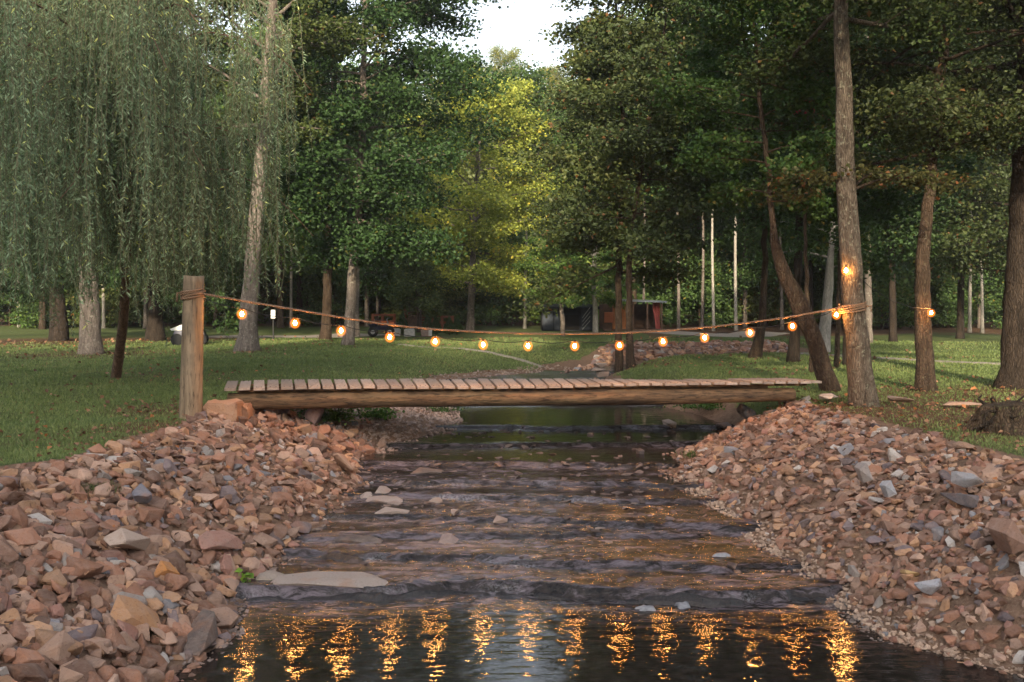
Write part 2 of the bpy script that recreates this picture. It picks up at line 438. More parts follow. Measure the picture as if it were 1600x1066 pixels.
for k in range(1500):   # rock slope on the far bend
    x = rng.uniform(1.5, 11); y = np.interp(x, FARP[:, 0], FARP[:, 1])+rng.uniform(1.4, max(1.5, float(wout(x))))
    rk.append((x, y, rng.uniform(.10, .2)))
RK = []
_x = np.array([r[0] for r in rk]); _y = np.array([r[1] for r in rk]); zz = terrain(_x, _y)
_nx = -(terrain(_x+.12, _y)-terrain(_x-.12, _y))/.24; _ny = -(terrain(_x, _y+.12)-terrain(_x, _y-.12))/.24
for i, (x, y, s) in enumerate(rk):
    ci = rng.choice(len(RCOL), p=RP/RP.sum()); pi = int(rng.integers(len(PA)))
    n = Vector((_nx[i], _ny[i], 1)).normalized()
    tilt = rng.normal(0, .33, 2)
    q_ = n.to_track_quat('Z', 'Y').to_matrix() @ Euler((tilt[0], tilt[1], 0)).to_matrix() @ Euler((0, 0, rng.uniform(0, 6.28))).to_matrix()
    lift = rng.uniform(-.05, .55)*s if i < NB else rng.uniform(0, .5)*s
    p = Vector((x, y, float(zz[i])))+n*lift
    f = Vector((1, rng.uniform(.8, 1.15), rng.uniform(.75, 1.25)))*s
    cc = np.array(RCOL[ci][1])*rng.uniform(.66, 1.45)
    RK.append(dict(p=p, R=q_, f=f, s=s, ci=ci, pi=pi, c=cc))
# named big rocks measured off the photograph: px, py, half size, proportions, colour, label
def zline(px, py):
    Ys = np.linspace(5, 24, 800); xs = (px-800)/F*Ys; zs = HC-(py-HY)/F*Ys
    h = terrain(xs, Ys); k = np.argmax(zs < h); return xs[k], Ys[k], h[k]
hero = []
def H(name, label, px, py, sz, prop, col, rot=(0, 0, 0), proto=3, lift=.4, cat='rock', group=None, mat=None):
    x, y, z = zline(px, py)
    hero.append((x, y))
    o = link(name, PROT[proto], loc=(x, y, z+lift*sz*prop[2]), label=label, cat=cat, group=group)
    n = nrm(x, y)
    o.rotation_euler = (n.to_track_quat('Z', 'Y').to_matrix() @ Euler((rot[0], rot[1], 0)).to_matrix() @ Euler((0, 0, rot[2])).to_matrix()).to_euler()
    o.scale = (sz*prop[0], sz*prop[1], sz*prop[2]); o.color = (*col, 1)
    return o
GR = 'loose rocks along the creek banks'
H('rock', 'large flat orange slab lying low on the left bank near the water', 212, 985, .27, (1.0, .75, .5), (.42, .22, .11), (.1, .1, -.5), 3, .9, group=GR)
H('rock', 'long pale boulder with a white end halfway up the left bank', 195, 880, .30, (1.1, .62, .75), (.42, .32, .26), (0, .12, -.45), 9, .9, group=GR)
H('rock', 'dark wet slab jutting into the pool at the foot of the left bank', 318, 1012, .30, (1.1, .6, .6), (.12, .095, .085), (.1, -.1, .35), 6, .6, group=GR)
H('rock', 'broad reddish slab at the left waterline above the pale ledge', 345, 870, .29, (1.1, .7, .6), (.33, .18, .14), (0, .05, -.2), 7, .8, group=GR)
H('rock', 'small bright orange block beside the white end of the long boulder', 258, 918, .13, (1, .8, .9), (.50, .22, .07), (.3, 0, -.8), 4, 1.2, group=GR)
H('rock', 'blue grey block high on the left bank among brown rocks', 222, 800, .17, (1, .8, 1), (.16, .16, .19), (.2, .3, .5), 2, 1.0, group=GR)
H('rock', 'big tan slab pointing into the creek below the left end of the bridge', 545, 745, .36, (1, .75, .6), (.40, .24, .16), (.1, .35, -.5), 5, .7, group=GR)
H('rock', 'orange brown slab leaning on the left bank just above the creek point', 505, 705, .30, (1, .7, .5), (.38, .20, .11), (.15, .3, -.5), 1, 1.0, group=GR)
H('rock', 'purplish boulder under the left end of the footbridge', 490, 668, .24, (1, .8, 1.1), (.24, .16, .15), (0, .2, .3), 4, .8, group=GR)
H('rock', 'dark blue grey boulder under the right end of the footbridge', 1163, 664, .27, (1, .7, 1.2), (.10, .10, .11), (.1, .3, .3), 8, .8, group=GR)
H('rock', 'pale grey rock streaked with white high on the right bank', 1510, 782, .15, (1.2, .7, 1), (.30, .29, .30), (.1, .2, .3), 0, 1.3, group=GR)
H('rock', 'dark slate rock just below the white streaked rock on the right bank', 1500, 800, .18, (1.1, .7, .7), (.10, .09, .10), (.1, .1, .1), 6, 1.1, group=GR)
H('rock', 'small rounded white rock in the middle of the right bank', 1388, 800, .09, (1, 1, 1.6), (.36, .36, .38), (0, 0, 0), 4, 1.6, group=GR)
H('rock', 'white and blue mottled rock low on the right bank by the water', 1452, 948, .11, (1.1, .8, 1.2), (.36, .36, .39), (0, 0, .5), 2, 1.2, group=GR)
H('rock', 'yellow tan rock low on the right bank above the white mottled rock', 1422, 915, .09, (1.2, .8, 1), (.50, .33, .15), (0, 0, .2), 10, 1.3, group=GR)
H('rock', 'large brown boulder near the right edge, low on the right bank', 1575, 880, .18, (1, .8, 1.3), (.27, .155, .11), (.1, .1, 0), 4, 1.0, group=GR)
H('rock', 'grey boulder near the top of the right bank below the main lit tree', 1350, 768, .13, (1, .8, 1.4), (.30, .26, .24), (0, .1, 0), 4, 1.1, group=GR)
H('rock', 'wide dark slab near the right edge in the middle of the right bank', 1570, 858, .2, (1.2, .6, .8), (.20, .15, .13), (0, 0, 0), 9, 1.2, group=GR)
H('rock', 'orange rock cresting the right bank against the log beam', 1222, 634, .22, (1, .8, .8), (.42, .22, .12), (.1, -.2, 0), 5, .8, group=GR)
H('flat_stone', 'pale flat stone slab bridging the deck end and the lit tree', 1296, 630, .33, (1.2, .7, .42), (.62, .50, .43), (0, 0, .05), 7, .8, cat='flat stone')
def block(label, px0, px1, py0, py1, Y, col, dep_, sd):
    r = random.Random(sd); a = W(px0, py1, Y); b = W(px1, py0, Y)
    bm = bmesh.new(); bmesh.ops.create_cube(bm, size=1)
    for v_ in bm.verts: v_.co = Vector((v_.co.x*(b.x-a.x)*r.uniform(.93, 1.05), v_.co.y*dep_, v_.co.z*(b.z-a.z)*r.uniform(.9, 1.05)))
    bmesh.ops.subdivide_edges(bm, edges=bm.edges, cuts=3, use_grid_fill=True)
    for v_ in bm.verts: v_.co += Vector([r.uniform(-.011, .011) for _ in range(3)])
    bmesh.ops.bevel(bm, geom=[e for e in bm.edges if len(e.link_faces) == 2 and e.calc_face_angle(0) > .9], offset=.02, segments=2, affect='EDGES')
    o = link('stone_block', bm_mesh('stone_block', bm), ROCK_O, loc=((a.x+b.x)/2, Y+dep_/2, (a.z+b.z)/2), label=label, cat='stone block', rz=None) if False else link('stone_block', bm_mesh('stone_block', bm), ROCK_O, loc=((a.x+b.x)/2, Y+dep_/2, (a.z+b.z)/2), label=label, cat='stone block')
    o.color = (*col, 1); return o
block('squared sandstone block wedged between the wooden post and the log end', 318, 368, 629, 668, 14.35, (.42, .235, .14), .5, 3)
block('smaller sandstone block tucked under the log end', 362, 386, 632, 660, 14.7, (.38, .20, .115), .4, 5)
H('rock', 'reddish brown boulder in the dark gap beneath the bridge log', 440, 652, .42, (1, .5, .5), (.16, .085, .07), (0, 0, 0), 5, .2, group=GR)
H('stone', 'long low tan stone in the leaf litter just right of the lit tree', 1405, 633, .35, (1.1, .35, .35), (.30, .2, .155), (0, 0, -.1), 1, .7, cat='stone')
H('stone', 'second long low tan stone in the litter, near the rotten stump', 1505, 638, .33, (1.2, .3, .3), (.34, .22, .165), (0, 0, -.1), 3, .7, cat='stone')
# flat stones in the riffle: sit on the stepped bed
def FS(label, px, py, wpx, hpx, col, proto=7, rz=0):
    Y = 5.
    for Y in np.linspace(6, 24, 900):
        x = (px-800)/F*Y
        if HC-(py-HY)/F*Y <= float(waterlevel(np.array(x), np.array(Y)))+.02: break
    sx = wpx/F*Y/2; sy = hpx*Y*Y/(F*HC*.95)/2
    o = link('flat_stone', PROT[proto], loc=(x, Y, float(waterlevel(np.array(x), np.array(Y)))+.004), label=label, cat='flat stone', group='flat stones in the creek bed')
    o.scale = (sx, sy/.75, .045/.4); o.rotation_euler = (0, 0, rz); o.color = (*col, 1); return o
FS('long pale ledge stone at the pool head beside the left bank', 520, 906, 205, 26, (.33, .27, .235), 7, -.03)
FS('pale flat stone touching the left bank end of the long ledge', 420, 898, 60, 12, (.30, .25, .21), 3, .2)
FS('pale rectangular stone, widest of those in the riffle below the log', 606, 797, 72, 12, (.36, .29, .25), 9, -.05)
FS('pale flat stone just upstream of the widest riffle stone', 603, 780, 66, 11, (.33, .27, .24), 7, -.02)
FS('small pale stone at the upstream tip of the riffle stones', 598, 765, 30, 9, (.31, .26, .23), 3)
FS('small pale stone at the left end of the riffle stones', 572, 775, 22, 6, (.31, .26, .23), 5)
FS('lone small pale stone in mid riffle', 711, 800, 18, 8, (.36, .29, .25), 1)
FS('pair sized tan stone in mid riffle to the right', 778, 812, 32, 12, (.36, .26, .21), 9)
FS('dull pinkish stone in mid riffle, nearer the pool', 700, 841, 40, 14, (.27, .20, .18), 3)
FS('tan stone at mid riffle showing through thin water', 680, 783, 24, 5, (.30, .24, .20), 5)
FS('grey brown flat rock below the left bank, above the long ledge', 560, 842, 90, 10, (.10, .08, .07), 7)
FS('wet grey slab beside the left bank upstream of the pale stones', 660, 735, 70, 14, (.12, .10, .09), 9)
FS('pale brown rock breaking the smooth pool under the bridge', 1045, 661, 22, 9, (.28, .22, .18), 4)
FS('grey stone edging the pool under the bridge at the right', 1130, 663, 26, 7, (.16, .13, .12), 2)
FS('dark grey rock tip in the stream under the bridge', 1000, 706, 14, 5, (.06, .05, .05), 4)
# rocks that show largest become things, the rest one heap
def vis(r):
    px, py = pj(r['p'].x, r['p'].y, r['p'].z)
    if not (10 < px < 1590 and 400 < py < 1060): return 0
    for hx, hy in hero:
        if (hx-r['p'].x)**2+(hy-r['p'].y)**2 < .05: return 0
    return r['s']/r['p'].y
order = sorted(range(NB), key=lambda i: -vis(RK[i]))
NS = 262
sing = order[:NS]; _ss = set(sing); rest = [i for i in range(len(RK)) if i not in _ss]
groups = {}
for i in sing:
    r = RK[i]; x, y = r['p'].x, r['p'].y
    px, py = pj(x, y, r['p'].z)
    side = 'left' if x < 0 else 'right'
    if x < 0: t = (np.interp(y, *XL)-x)/np.interp(y, *WLT)
    else: t = (x-np.interp(y, *XR))/np.interp(y, *WRT)
    lev = 'low on' if t < .3 else ('midway up' if t < .66 else 'high on')
    if x < 0: zone = ('near the camera', 'beside the pool', 'beside the riffle', 'below the post')[int(np.searchsorted([7.6, 9.3, 12], y))]
    else: zone = ('near the camera', 'beside the pool', 'beside the riffle', 'below the lit tree')[int(np.searchsorted([8.2, 9.6, 12], y))]
    fl = PA[r['pi']][0][:, 2].max()
    shape = 'thin' if fl < .33 else ('flat' if fl < .43 else ('blocky' if fl < .5 else 'chunky'))
    r['key'] = f"{shape}|{RCOL[r['ci']][0]}|{lev}|{side}|{zone}"
    groups.setdefault(r['key'], []).append(i)
ORD = ['', 'second biggest ', 'third biggest ', 'fourth biggest ', 'fifth biggest ', 'sixth biggest ', 'seventh biggest ', 'eighth biggest ', 'ninth biggest ', 'tenth biggest ', 'eleventh biggest ']
for key, ids in groups.items():
    sh, cl, lev, side, zone = key.split('|')
    ids.sort(key=lambda i: -vis(RK[i]))
    for n, i in enumerate(ids):
        r = RK[i]
        pre = ORD[min(n, 10)] if n else ('biggest ' if len(ids) > 1 else '')
        lab = f"{pre}{sh} {cl} rock {lev} the {side} bank {zone}".replace('below the lit tree', 'below the tree')
        o = link('rock', PROT[r['pi']], label=lab, cat='rock', group=GR)
        o.location = r['p']; o.rotation_euler = r['R'].to_euler(); o.scale = r['f']; o.color = (*r['c'], 1)
def heap(name, items, A, mat, **k):
    Vs, Ts, Cs, n = [], [], [], 0
    for r in items:
        V, T = A[r['pi']]
        Rm = np.array(r['R'])
        V2 = (V*np.array(r['f'])) @ Rm.T+np.array(r['p'])
        Vs.append(V2); Ts.append(T+n); Cs.append(np.tile(r['c'], (len(V), 1))); n += len(V)
    return link(name, npmesh(name, np.vstack(Vs), np.vstack(Ts), False, {'c': np.vstack(Cs)}), mat, **k)
heap('riprap_rubble', [RK[i] for i in rest if i < NB], PA, ROCK_S, kind='stuff', label='smaller reddish brown broken rocks filling both creek banks', cat='rubble')
heap('far_riprap_rubble', [RK[i] for i in rest if i >= NB], PA, ROCK_S, kind='stuff', label='distant rock slope on the outer bend of the creek', cat='rubble')
# gravel
peb = []
def pebbles(n, fx):
    for _ in range(n):
        x, y, s, c = fx()
        peb.append(dict(p=Vector((x, y, .2*s)), R=Euler((rng.normal(0, .4), rng.normal(0, .4), rng.uniform(0, 6.28))).to_matrix(),
            f=Vector((s, s, s*.9)), pi=int(rng.integers(len(QA))), c=np.array(c)*rng.uniform(.6, 1.3)))
def pcol(): return RCOL[rng.choice(len(RCOL), p=RP/RP.sum())][1]
def g1():
    y = rng.uniform(5.6, 16); t = rng.uniform(-.06, 1.05); return np.interp(y, *XR)+t*np.interp(y, *WRT), y, rng.uniform(.012, .045), pcol()
def g2():
    y = rng.uniform(5.6, 16.2); t = rng.uniform(-.05, 1.1); return np.interp(y, *XL)-t*np.interp(y, *WLT), y, rng.uniform(.012, .045), pcol()
def g3():   # gravel bar under the bridge
    y = rng.uniform(15.3, 21); return np.interp(y, *XL)-rng.uniform(-.35, 2.6), y, rng.uniform(.015, .06), (.30, .22, .18)
def g4():   # pale dusty strip along the right waterline
    y = rng.uniform(5.8, 13.5); return np.interp(y, *XR)+abs(rng.normal(0, .22))-.03, y, rng.uniform(.01, .04), (.42, .30, .22)
def g5():   # dark gravel spit at the right of the pool
    y = rng.uniform(6.6, 9.2); return np.interp(y, (6.6, 9.2), (2.9, 2.75))+rng.normal(0, .13), y, rng.uniform(.01, .03), (.14, .12, .11)
def g6():
    a = rng.uniform(0, 1); y = 22+a*11; return np.interp(y, *XL)-rng.uniform(-.2, 1.6)+np.interp(y, (22, 33), (0, 1)), y, rng.uniform(.02, .06), (.28, .22, .18)
def g7():
    y = rng.uniform(7.4, 10.2); return np.interp(y, *XL)+rng.uniform(-.35, .12), y, rng.uniform(.01, .035), (.22, .17, .15)
def g8():   # stones breaking the riffle
    while True:
        y = rng.uniform(9.3, 17.8); a, b = np.interp(y, *XL), np.interp(y, *XR); x = a+(b-a)*rng.random()**1.7
        if rng.random() < .25+.75*(fbm(np.array(x*.9), np.array(y*1.6), 123) > .05): break
    return x, y, rng.uniform(.02, .085)**1.0, (.085, .065, .06) if rng.random() < .85 else (.22, .17, .145)
def on_water(n):
    for _ in range(n):
        x, y, s_, c_ = g8(); wl_ = float(waterlevel(np.array(x), np.array(y)))
        peb.append(dict(p=Vector((x, y, wl_-.012+.1*s_-float(terrain(x, y)))), R=Euler((rng.normal(0, .15), rng.normal(0, .15), rng.uniform(0, 6.28))).to_matrix(), f=Vector((s_*1.5, s_, s_*.6)), pi=int(rng.integers(len(QA))), c=np.array(c_)*rng.uniform(.5, 1.3)))
on_water(330)
pebbles(2600, g1); pebbles(2200, g2); pebbles(2600, g3); pebbles(1500, g4); pebbles(700, g5); pebbles(900, g6); pebbles(500, g7)
_pz = terrain(np.array([p['p'].x for p in peb]), np.array([p['p'].y for p in peb]))
for p, z_ in zip(peb, _pz): p['p'].z += float(z_)
heap('gravel', peb, QA, ROCK_S, kind='stuff', label='loose gravel and grit between the rocks and along the creek edges', cat='gravel')
# wet ledges across the bed
def ledge(k, x0, x1, h, wdt, label):
    g = Geo(); n = int((x1-x0)/.035); xs = np.linspace(x0, x1, n)
    y = ledgeY(k, xs); wl0 = waterlevel(xs, y-.3); wl1 = waterlevel(xs, y+.35)
    amp = np.clip(.15+1.7*fbm(xs*1.3+k*5, 0*xs, 90+k, 3), 0, 1)+.25*np.round(3*vn(xs*7, 0*xs+k, 8+k))/3
    end = sstep((xs-x0)/.4)*sstep((x1-xs)/.4)
    top = wl1+(-.085+h*amp)*end-(1-end)*.08; w = wdt*(.6+.7*vn(xs*2.3, 0*xs+k, 5))
    prof = [(-.16, wl0-.1), (-.07, wl0+(top-wl0)*.35), (-.02, top-.012), (0.06, top), (w*.6, top-.008), (w, wl1-.06)]
    V = []
    for j, (dy, z) in enumerate(prof):
        V.append(np.stack([xs, y+dy+.03*fbm(xs*6+j, 0*xs+j, 33+j, 3), z+.020*(np.round(4*vn(xs*11, 0*xs+j*2, 50+j))/4-.5)+.01*fbm(xs*20, 0*xs+j, 5)], 1))
    V = np.concatenate(V); i = (np.arange(len(prof)-1)[:, None]*n+np.arange(n-1)[None]).ravel()
    q = np.stack([i, i+1, i+n+1, i+n], 1)
    return link('rock_ledge', npmesh('rock_ledge', V, q, False), LEDM, label=label, cat='rock ledge', group='low wet rock ledges across the creek')
m = M('wet_ledge_mat'); v = m.coord((1, 1, 1)); a = m.noise(v, 5, 5, .7); b = m.noise(v, 30, 4, .7)
c = m.mix((.012, .011, .012), (.045, .034, .030), m.ramp(a, [(.35, 0), (.7, 1)])); c = m.mix(c, (.12, .09, .075), m.ramp(b, [(.62, 0), (.8, .5)]))
m.pr(c, .35, m.bump(m.math('ADD', a, b), .8, .03), .5); LEDM = m.m
ledge(0, -2.5, 3.1, .06, .22, 'dark rock ledge spilling across the head of the lit pool')
ledge(1, -2.3, 2.0, .075, .22, 'second rock ledge upstream of the lit pool')
ledge(3, -2.2, 1.6, .08, .22, 'rock ledge in mid riffle just below the pale flat stones')
ledge(4, -2.0, 2.2, .07, .2, 'rock ledge in the riffle just above the pale flat stones')
ledge(5, -1.9, 1.2, .06, .2, 'rock ledge under the dark smooth band of water')
ledge(7, -1.6, 2.6, .07, .2, 'rock ledge between the two smooth pools before the bridge')
ledge(8, -1.2, 3.6, .10, .22, 'stony ledge directly beneath the footbridge')
# foam
m = M('foam_mat'); v = m.coord(); m.pr(m.mix((.08, .08, .09), (.34, .34, .36), m.noise(v, 30, 4)), .6, m.bump(m.noise(v, 60, 3), .6, .01)); FOAM = m.m
def foam(px, py, w, h, label, sd):
    Y = HC*F/(py-HY); x = (px-800)/F*Y; rx = w/F*Y/2; ry = h*Y*Y/(F*HC)/2
    th = np.linspace(0, 2*np.pi, 28, endpoint=False); V = [[x, Y, .035]]
    for ring, (fr, z) in enumerate(((.5, .032), (.85, .024), (1, .004))):
        rr = fr*(.8+.9*fbm(np.cos(th)*2+sd, np.sin(th)*2, sd, 4)); V += [[x+rx*r*np.cos(t), Y+ry*r*np.sin(t), z+.0] for r, t in zip(rr, th)]
    V = np.array(V); V[:, 2] += float(waterlevel(np.array(x), np.array(Y)))
    T = [[0, 1+i, 1+(i+1) % 28] for i in range(28)]; Q = [[1+r*28+i, 1+(r+1)*28+i, 1+(r+1)*28+(i+1) % 28, 1+r*28+(i+1) % 28] for r in range(2) for i in range(28)]
    link('foam_patch', npmesh('foam_patch', V, [np.array(Q), np.array(T)], True), FOAM, label=label, cat='foam', group='foam patches on the pool')
foam(1066, 948, 44, 9, 'right and larger white foam patch on the pool', 3); foam(1007, 953, 38, 8, 'left and smaller white foam patch on the pool', 7); foam(1130, 891, 30, 5, 'small white foam streak in the riffle above the pool', 9)

# ------------------------------------------------------------------ grass and fallen leaves
lap('grass and fallen leaves')
def leaf_cards(P, size, nrm_bias, asp=.7, fold=.25, rs=rng, dirs=None):
    """folded leaf quads at points P; returns V,Q"""
    n = len(P)
    N = rs.normal(0, 1, (n, 3)); N[:, 2] = np.abs(N[:, 2])+nrm_bias; N /= np.linalg.norm(N, axis=1)[:, None]
    A = rs.normal(0, 1, (n, 3)) if dirs is None else dirs+rs.normal(0, .15, (n, 3))
    A -= N*(A*N).sum(1)[:, None]; A /= np.linalg.norm(A, axis=1)[:, None]+1e-9
    B = np.cross(N, A); s = size[:, None] if hasattr(size, '__len__') else size
    b = P-A*s*.5; tip = P+A*s*.5; m_ = P-A*s*.06
    l = m_+B*s*asp*.5+N*s*fold*.3; r = m_-B*s*asp*.5+N*s*fold*.3
    V = np.stack([b, r, tip, l], 1).reshape(-1, 3)
    return V, np.arange(n*4).reshape(-1, 4)
n = 420000
u = rng.random(n); Rr = np.exp(np.log(6.5)+u*(np.log(48)-np.log(6.5))); th = rng.uniform(-.56, .56, n)
x = Rr*np.sin(th); y = Rr*np.cos(th)
mg, ml = masks(x, y); cl = fbm(x*3, y*3, 77)*.3
ok = (rng.random(n) < mg*(1-ml*.75)+cl*.5*(mg > .5)) & (mg > .25)
x, y, Rr, ml = x[ok], y[ok], Rr[ok], ml[ok]; n = len(x)
z = terrain(x, y)-.004
hh = (.030+.030*rng.random(n)**1.5)*np.interp(Rr, (7, 15, 48), (.9, 1.15, 1.6))*(1-.35*ml)*(1+.5*fbm(x*1.5, y*1.5, 55))
ww = np.interp(Rr, (7, 20, 48), (.0040, .010, .024))
a = rng.uniform(0, 6.28, n); lean = rng.normal(0, .5, (n, 2))*hh[:, None]
V = np.stack([np.stack([x-np.cos(a)*ww, y-np.sin(a)*ww, z], 1), np.stack([x+np.cos(a)*ww, y+np.sin(a)*ww, z], 1), np.stack([x+lean[:, 0], y+lean[:, 1], z+hh], 1)], 1).reshape(-1, 3)
gv = np.clip(.5+.35*fbm(x*.5, y*.5, 91)+rng.normal(0, .18, n), 0, 1)
me = npmesh('grass', V, np.arange(n*3).reshape(-1, 3), False, {'v': np.repeat(gv, 3)})
GRASSM = leaf_mat('grass_mat', (.080, .118, .038), (.145, .195, .062), (.25, .28, .10), (.22, .15, .07), .05, .25)
link('grass', me, GRASSM, kind='stuff', label='short mown grass over both banks and the lawns beyond', cat='grass')
n = 15000
u = rng.random(n); Rr = np.exp(np.log(6)+u*(np.log(50)-np.log(6))); th = rng.uniform(-.56, .56, n)
x = Rr*np.sin(th); y = Rr*np.cos(th); sl, sr = edges(x, y); mg, ml = masks(x, y)
ok = (np.maximum(sl, sr) > .15) & (rng.random(n) < .05+.1*(mg < .5)+1.0*ml) & ((y < 28) | (pdist(x, y, FARP) > 1.6))
x, y = x[ok], y[ok]; n = len(x); Rr = Rr[ok]
P = np.stack([x, y, terrain(x, y)+.03+.03*rng.random(n)+np.where(mg[ok] < .5, .05, 0)], 1)
V, Q = leaf_cards(P, np.interp(Rr, (6, 20, 50), (.045, .08, .13))*rng.uniform(.6, 1.4, n), .9, .8, .6)
FLM = leaf_mat('fallen_leaf_mat', (.07, .035, .02), (.20, .10, .055), (.36, .20, .12), (.40, .16, .06), .07, .15)
link('fallen_leaves', npmesh('fallen_leaves', V, Q, False, {'v': np.repeat(rng.random(n), 4)}), FLM, kind='stuff', label='scattered brown and red fallen leaves', cat='leaves')

# ------------------------------------------------------------------ footbridge
lap('footbridge')
BA = math.atan2(1.25, 9.3); BL = W(352, 605, 14.9); BR = W(1278, 603, 16.15)
axisv = Vector((BR.x-BL.x, BR.y-BL.y, 0)); LB = axisv.length; rz = math.atan2(axisv.y, axisv.x)
zt = HC-1.265
bridge = empty('footbridge', (BL.x, BL.y, zt), rz, label='rustic plank footbridge on two long log beams crossing the creek', cat='footbridge')
m = M('log_mat'); v = m.coord((.35, 3, 3)); a = m.noise(v, 2.5, 6, .65, .5); b = m.noise(v, 12, 5, .7); v3 = m.coord((.25, 1.5, 1.5)); d = m.noise(v3, 1.6, 3)
c = m.mix((.060, .036, .022), (.27, .16, .085), m.ramp(a, [(.36, 0), (.64, 1)])); c = m.mix(c, (.022, .014, .010), m.ramp(b, [(.50, 0), (.62, .9)]))
c = m.mix(c, (.12, .10, .05), m.ramp(d, [(.5, 0), (.7, .5)]))
m.pr(c, .75, m.bump(m.math('ADD', a, b), .8, .03), .25); LOGM = m.m
def logbeam(y0, name='log_beam', dz=0):
    g = Geo(); n = 60; xs = np.linspace(.02, LB-.35, n)
    r = np.interp(xs, (0, 3, 6.5, LB-.3), (.128, .135, .13, .105))
    P = np.stack([xs, y0+.02*np.sin(xs*.8), -.03-r-.055+dz*np.clip(xs-4, 0, 3)/3+.02*np.sin(xs*.5)], 1)
    g.tube(P, r, 20, True, .018, 3)
    return link(name, g.mesh(name, True), LOGM, bridge)
WD = 1.42
logbeam(.14); logbeam(WD-.14, 'log_beam', -.045)
m = M('deck_mat'); v = m.coord((6, .8, 6)); a = m.noise(v, 3, 5, .7); pa = m.attr('v').outputs['Fac']
c = m.ramp(pa, [(0, (.20, .165, .14)), (.5, (.27, .225, .195)), (1, (.34, .28, .24))]); c = m.mix(c, (.12, .085, .065), m.ramp(a, [(.5, 0), (.75, .7)])); c = m.mix((.03, .02, .015), c, m.math('GREATER_THAN', pa, -.5))
m.pr(c, .8, m.bump(a, .5, .01), .25); DECKM = m.m
g = Geo(); att = []
xs = 0.0; i = 0
while xs < LB-.1:
    w = .17+rng.uniform(-.008, .008); pitch = .205
    zz_ = .012*math.sin(xs*1.1)+rng.normal(0, .003)+(.02 if xs > LB-1.2 else 0)
    y0 = rng.normal(0, .012)-.02; fan = float(np.interp(xs, (0, 2.5, 5, 9.3), (.12, .04, -.08, -.11))); tlt = float(np.interp(xs, (0, 5, 7), (.006, 0, -.040))); ln = WD+.06+rng.normal(0, .012)
    g.box((xs+w/2-math.sin(fan)*ln/2, y0+ln/2-.02, -.019+zz_+tlt*ln/2), (w, ln, .038), rot=(rng.normal(0, .004)+tlt, rng.normal(0, .012), fan+rng.normal(0, .008)), taper=.99)
    att += [rng.random()]*8
    for yy_ in (.10, WD-.12):
        for xx_ in (.045, w-.045):
            g.box((xs+xx_-math.sin(fan)*yy_, yy_, .001+zz_+tlt*yy_), (.016, .016, .006)); att += [-1.]*8
    xs += pitch; i += 1
link('deck', g.mesh('deck', False, {'v': np.array(att)}), DECKM, bridge)
g = Geo()
for k in range(i):  # nailing battens between planks and log
    pass
g.box((LB/2, .12, -.052), (LB-.3, .07, .03)); g.box((LB/2-2.4, WD-.14, -.055), (LB/2, .07, .03))
link('bearer_strip', g.mesh('bearer_strip'), LOGM, bridge)

# ------------------------------------------------------------------ wooden post
m = M('post_mat'); v = m.coord((3, 3, .35)); a = m.noise(v, 2.2, 6, .65, .6); b = m.noise(v, 11, 5, .7); v3 = m.coord((1, 1, 1.0)); d = m.noise(v3, 2.2, 3)
c = m.mix((.10, .070, .045), (.33, .24, .155), m.ramp(a, [(.34, 0), (.66, 1)])); c = m.mix(c, (.04, .026, .018), m.ramp(b, [(.54, 0), (.66, .85)]))
c = m.mix(c, (.13, .10, .07), m.ramp(d, [(.5, 0), (.65, .6)]))
m.pr(c, .8, m.bump(m.math('ADD', a, b), .8, .02), .25); POSTM = m.m
PY = 14.3
pb = W(297, 663, PY); pt = W(303, 432, PY)
post = empty('wooden_post', (pb.x, PY, pb.z-.15), label='thick round wooden post holding the rope at the left bank', cat='post')
g = Geo(); Hh = pt.z-pb.z+.15; n = 26; zs = np.linspace(0, Hh, n)
r = np.interp(zs, (0, Hh*.3, Hh), (.168, .157, .143))
# split cracks
k = 36; th = np.arange(k)/k*2*np.pi; rr = r[:, None]*(1+.012*np.sin(3*th+zs[:, None])+.01*fbm(zs[:, None]*3+0*th, th[None]*2+0*zs[:, None], 5, 3))
crack = np.exp(-((th-5.55)/.07)**2)[None]*np.interp(zs, (0, Hh*.55, Hh*.7, Hh), (0, .3, .7, .9))[:, None]*.16
rr = rr*(1-crack); cx = np.interp(zs, (0, Hh), (0, pt.x-pb.x))
V = np.stack([cx[:, None]+np.cos(th)*rr, np.sin(th)*rr, zs[:, None]+0*th], -1)
V[-1, :, 2] += .012*np.sin(th*2)
V = V.reshape(-1, 3); V = np.vstack([V, [pt.x-pb.x, 0, Hh+.004]])
ii = (np.arange(n-1)[:, None]*k); jj = np.arange(k)[None]; q = np.stack([ii+jj, ii+(jj+1) % k, ii+k+(jj+1) % k, ii+k+jj], -1).reshape(-1, 4)
t = [[len(V)-1, (n-1)*k+a, (n-1)*k+(a+1) % k] for a in range(k)]
g.add(V, q=q, t=t); link('shaft', g.mesh('shaft', True), POSTM, post)

# ------------------------------------------------------------------ rope
m = M('rope_mat'); v = m.coord((1, 1, 1)); wv = m.N('TexWave', Scale=26., Distortion=1.5, _bands_direction='DIAGONAL'); m.link(v, wv.inputs[0])
m.pr(m.mix((.16, .09, .055), (.40, .26, .17), wv.outputs['Fac']), .85, m.bump(wv.outputs['Fac'], 1, .01), .1); ROPEM = m.m
def dep(px): return np.interp(px, (318, 1330), (14.25, 16.25))
rp = [(316,459),(378,470),(461,484),(533,496),(609,508),(680,515),(755,519),(825,521.5),(898,522),(968,520.5),(1036,517),(1101,512),(1172,504),(1238,495),(1307,482),(1333,477)]
pxs = np.linspace(316, 1333, 160); pys = np.interp(pxs, *zip(*rp))
ker = np.ones(9)/9; pys[4:-4] = np.convolve(pys, ker, 'valid')
P = np.array([W(a, b, dep(a)) for a, b in zip(pxs, pys)])
mid = P[len(P)//2]
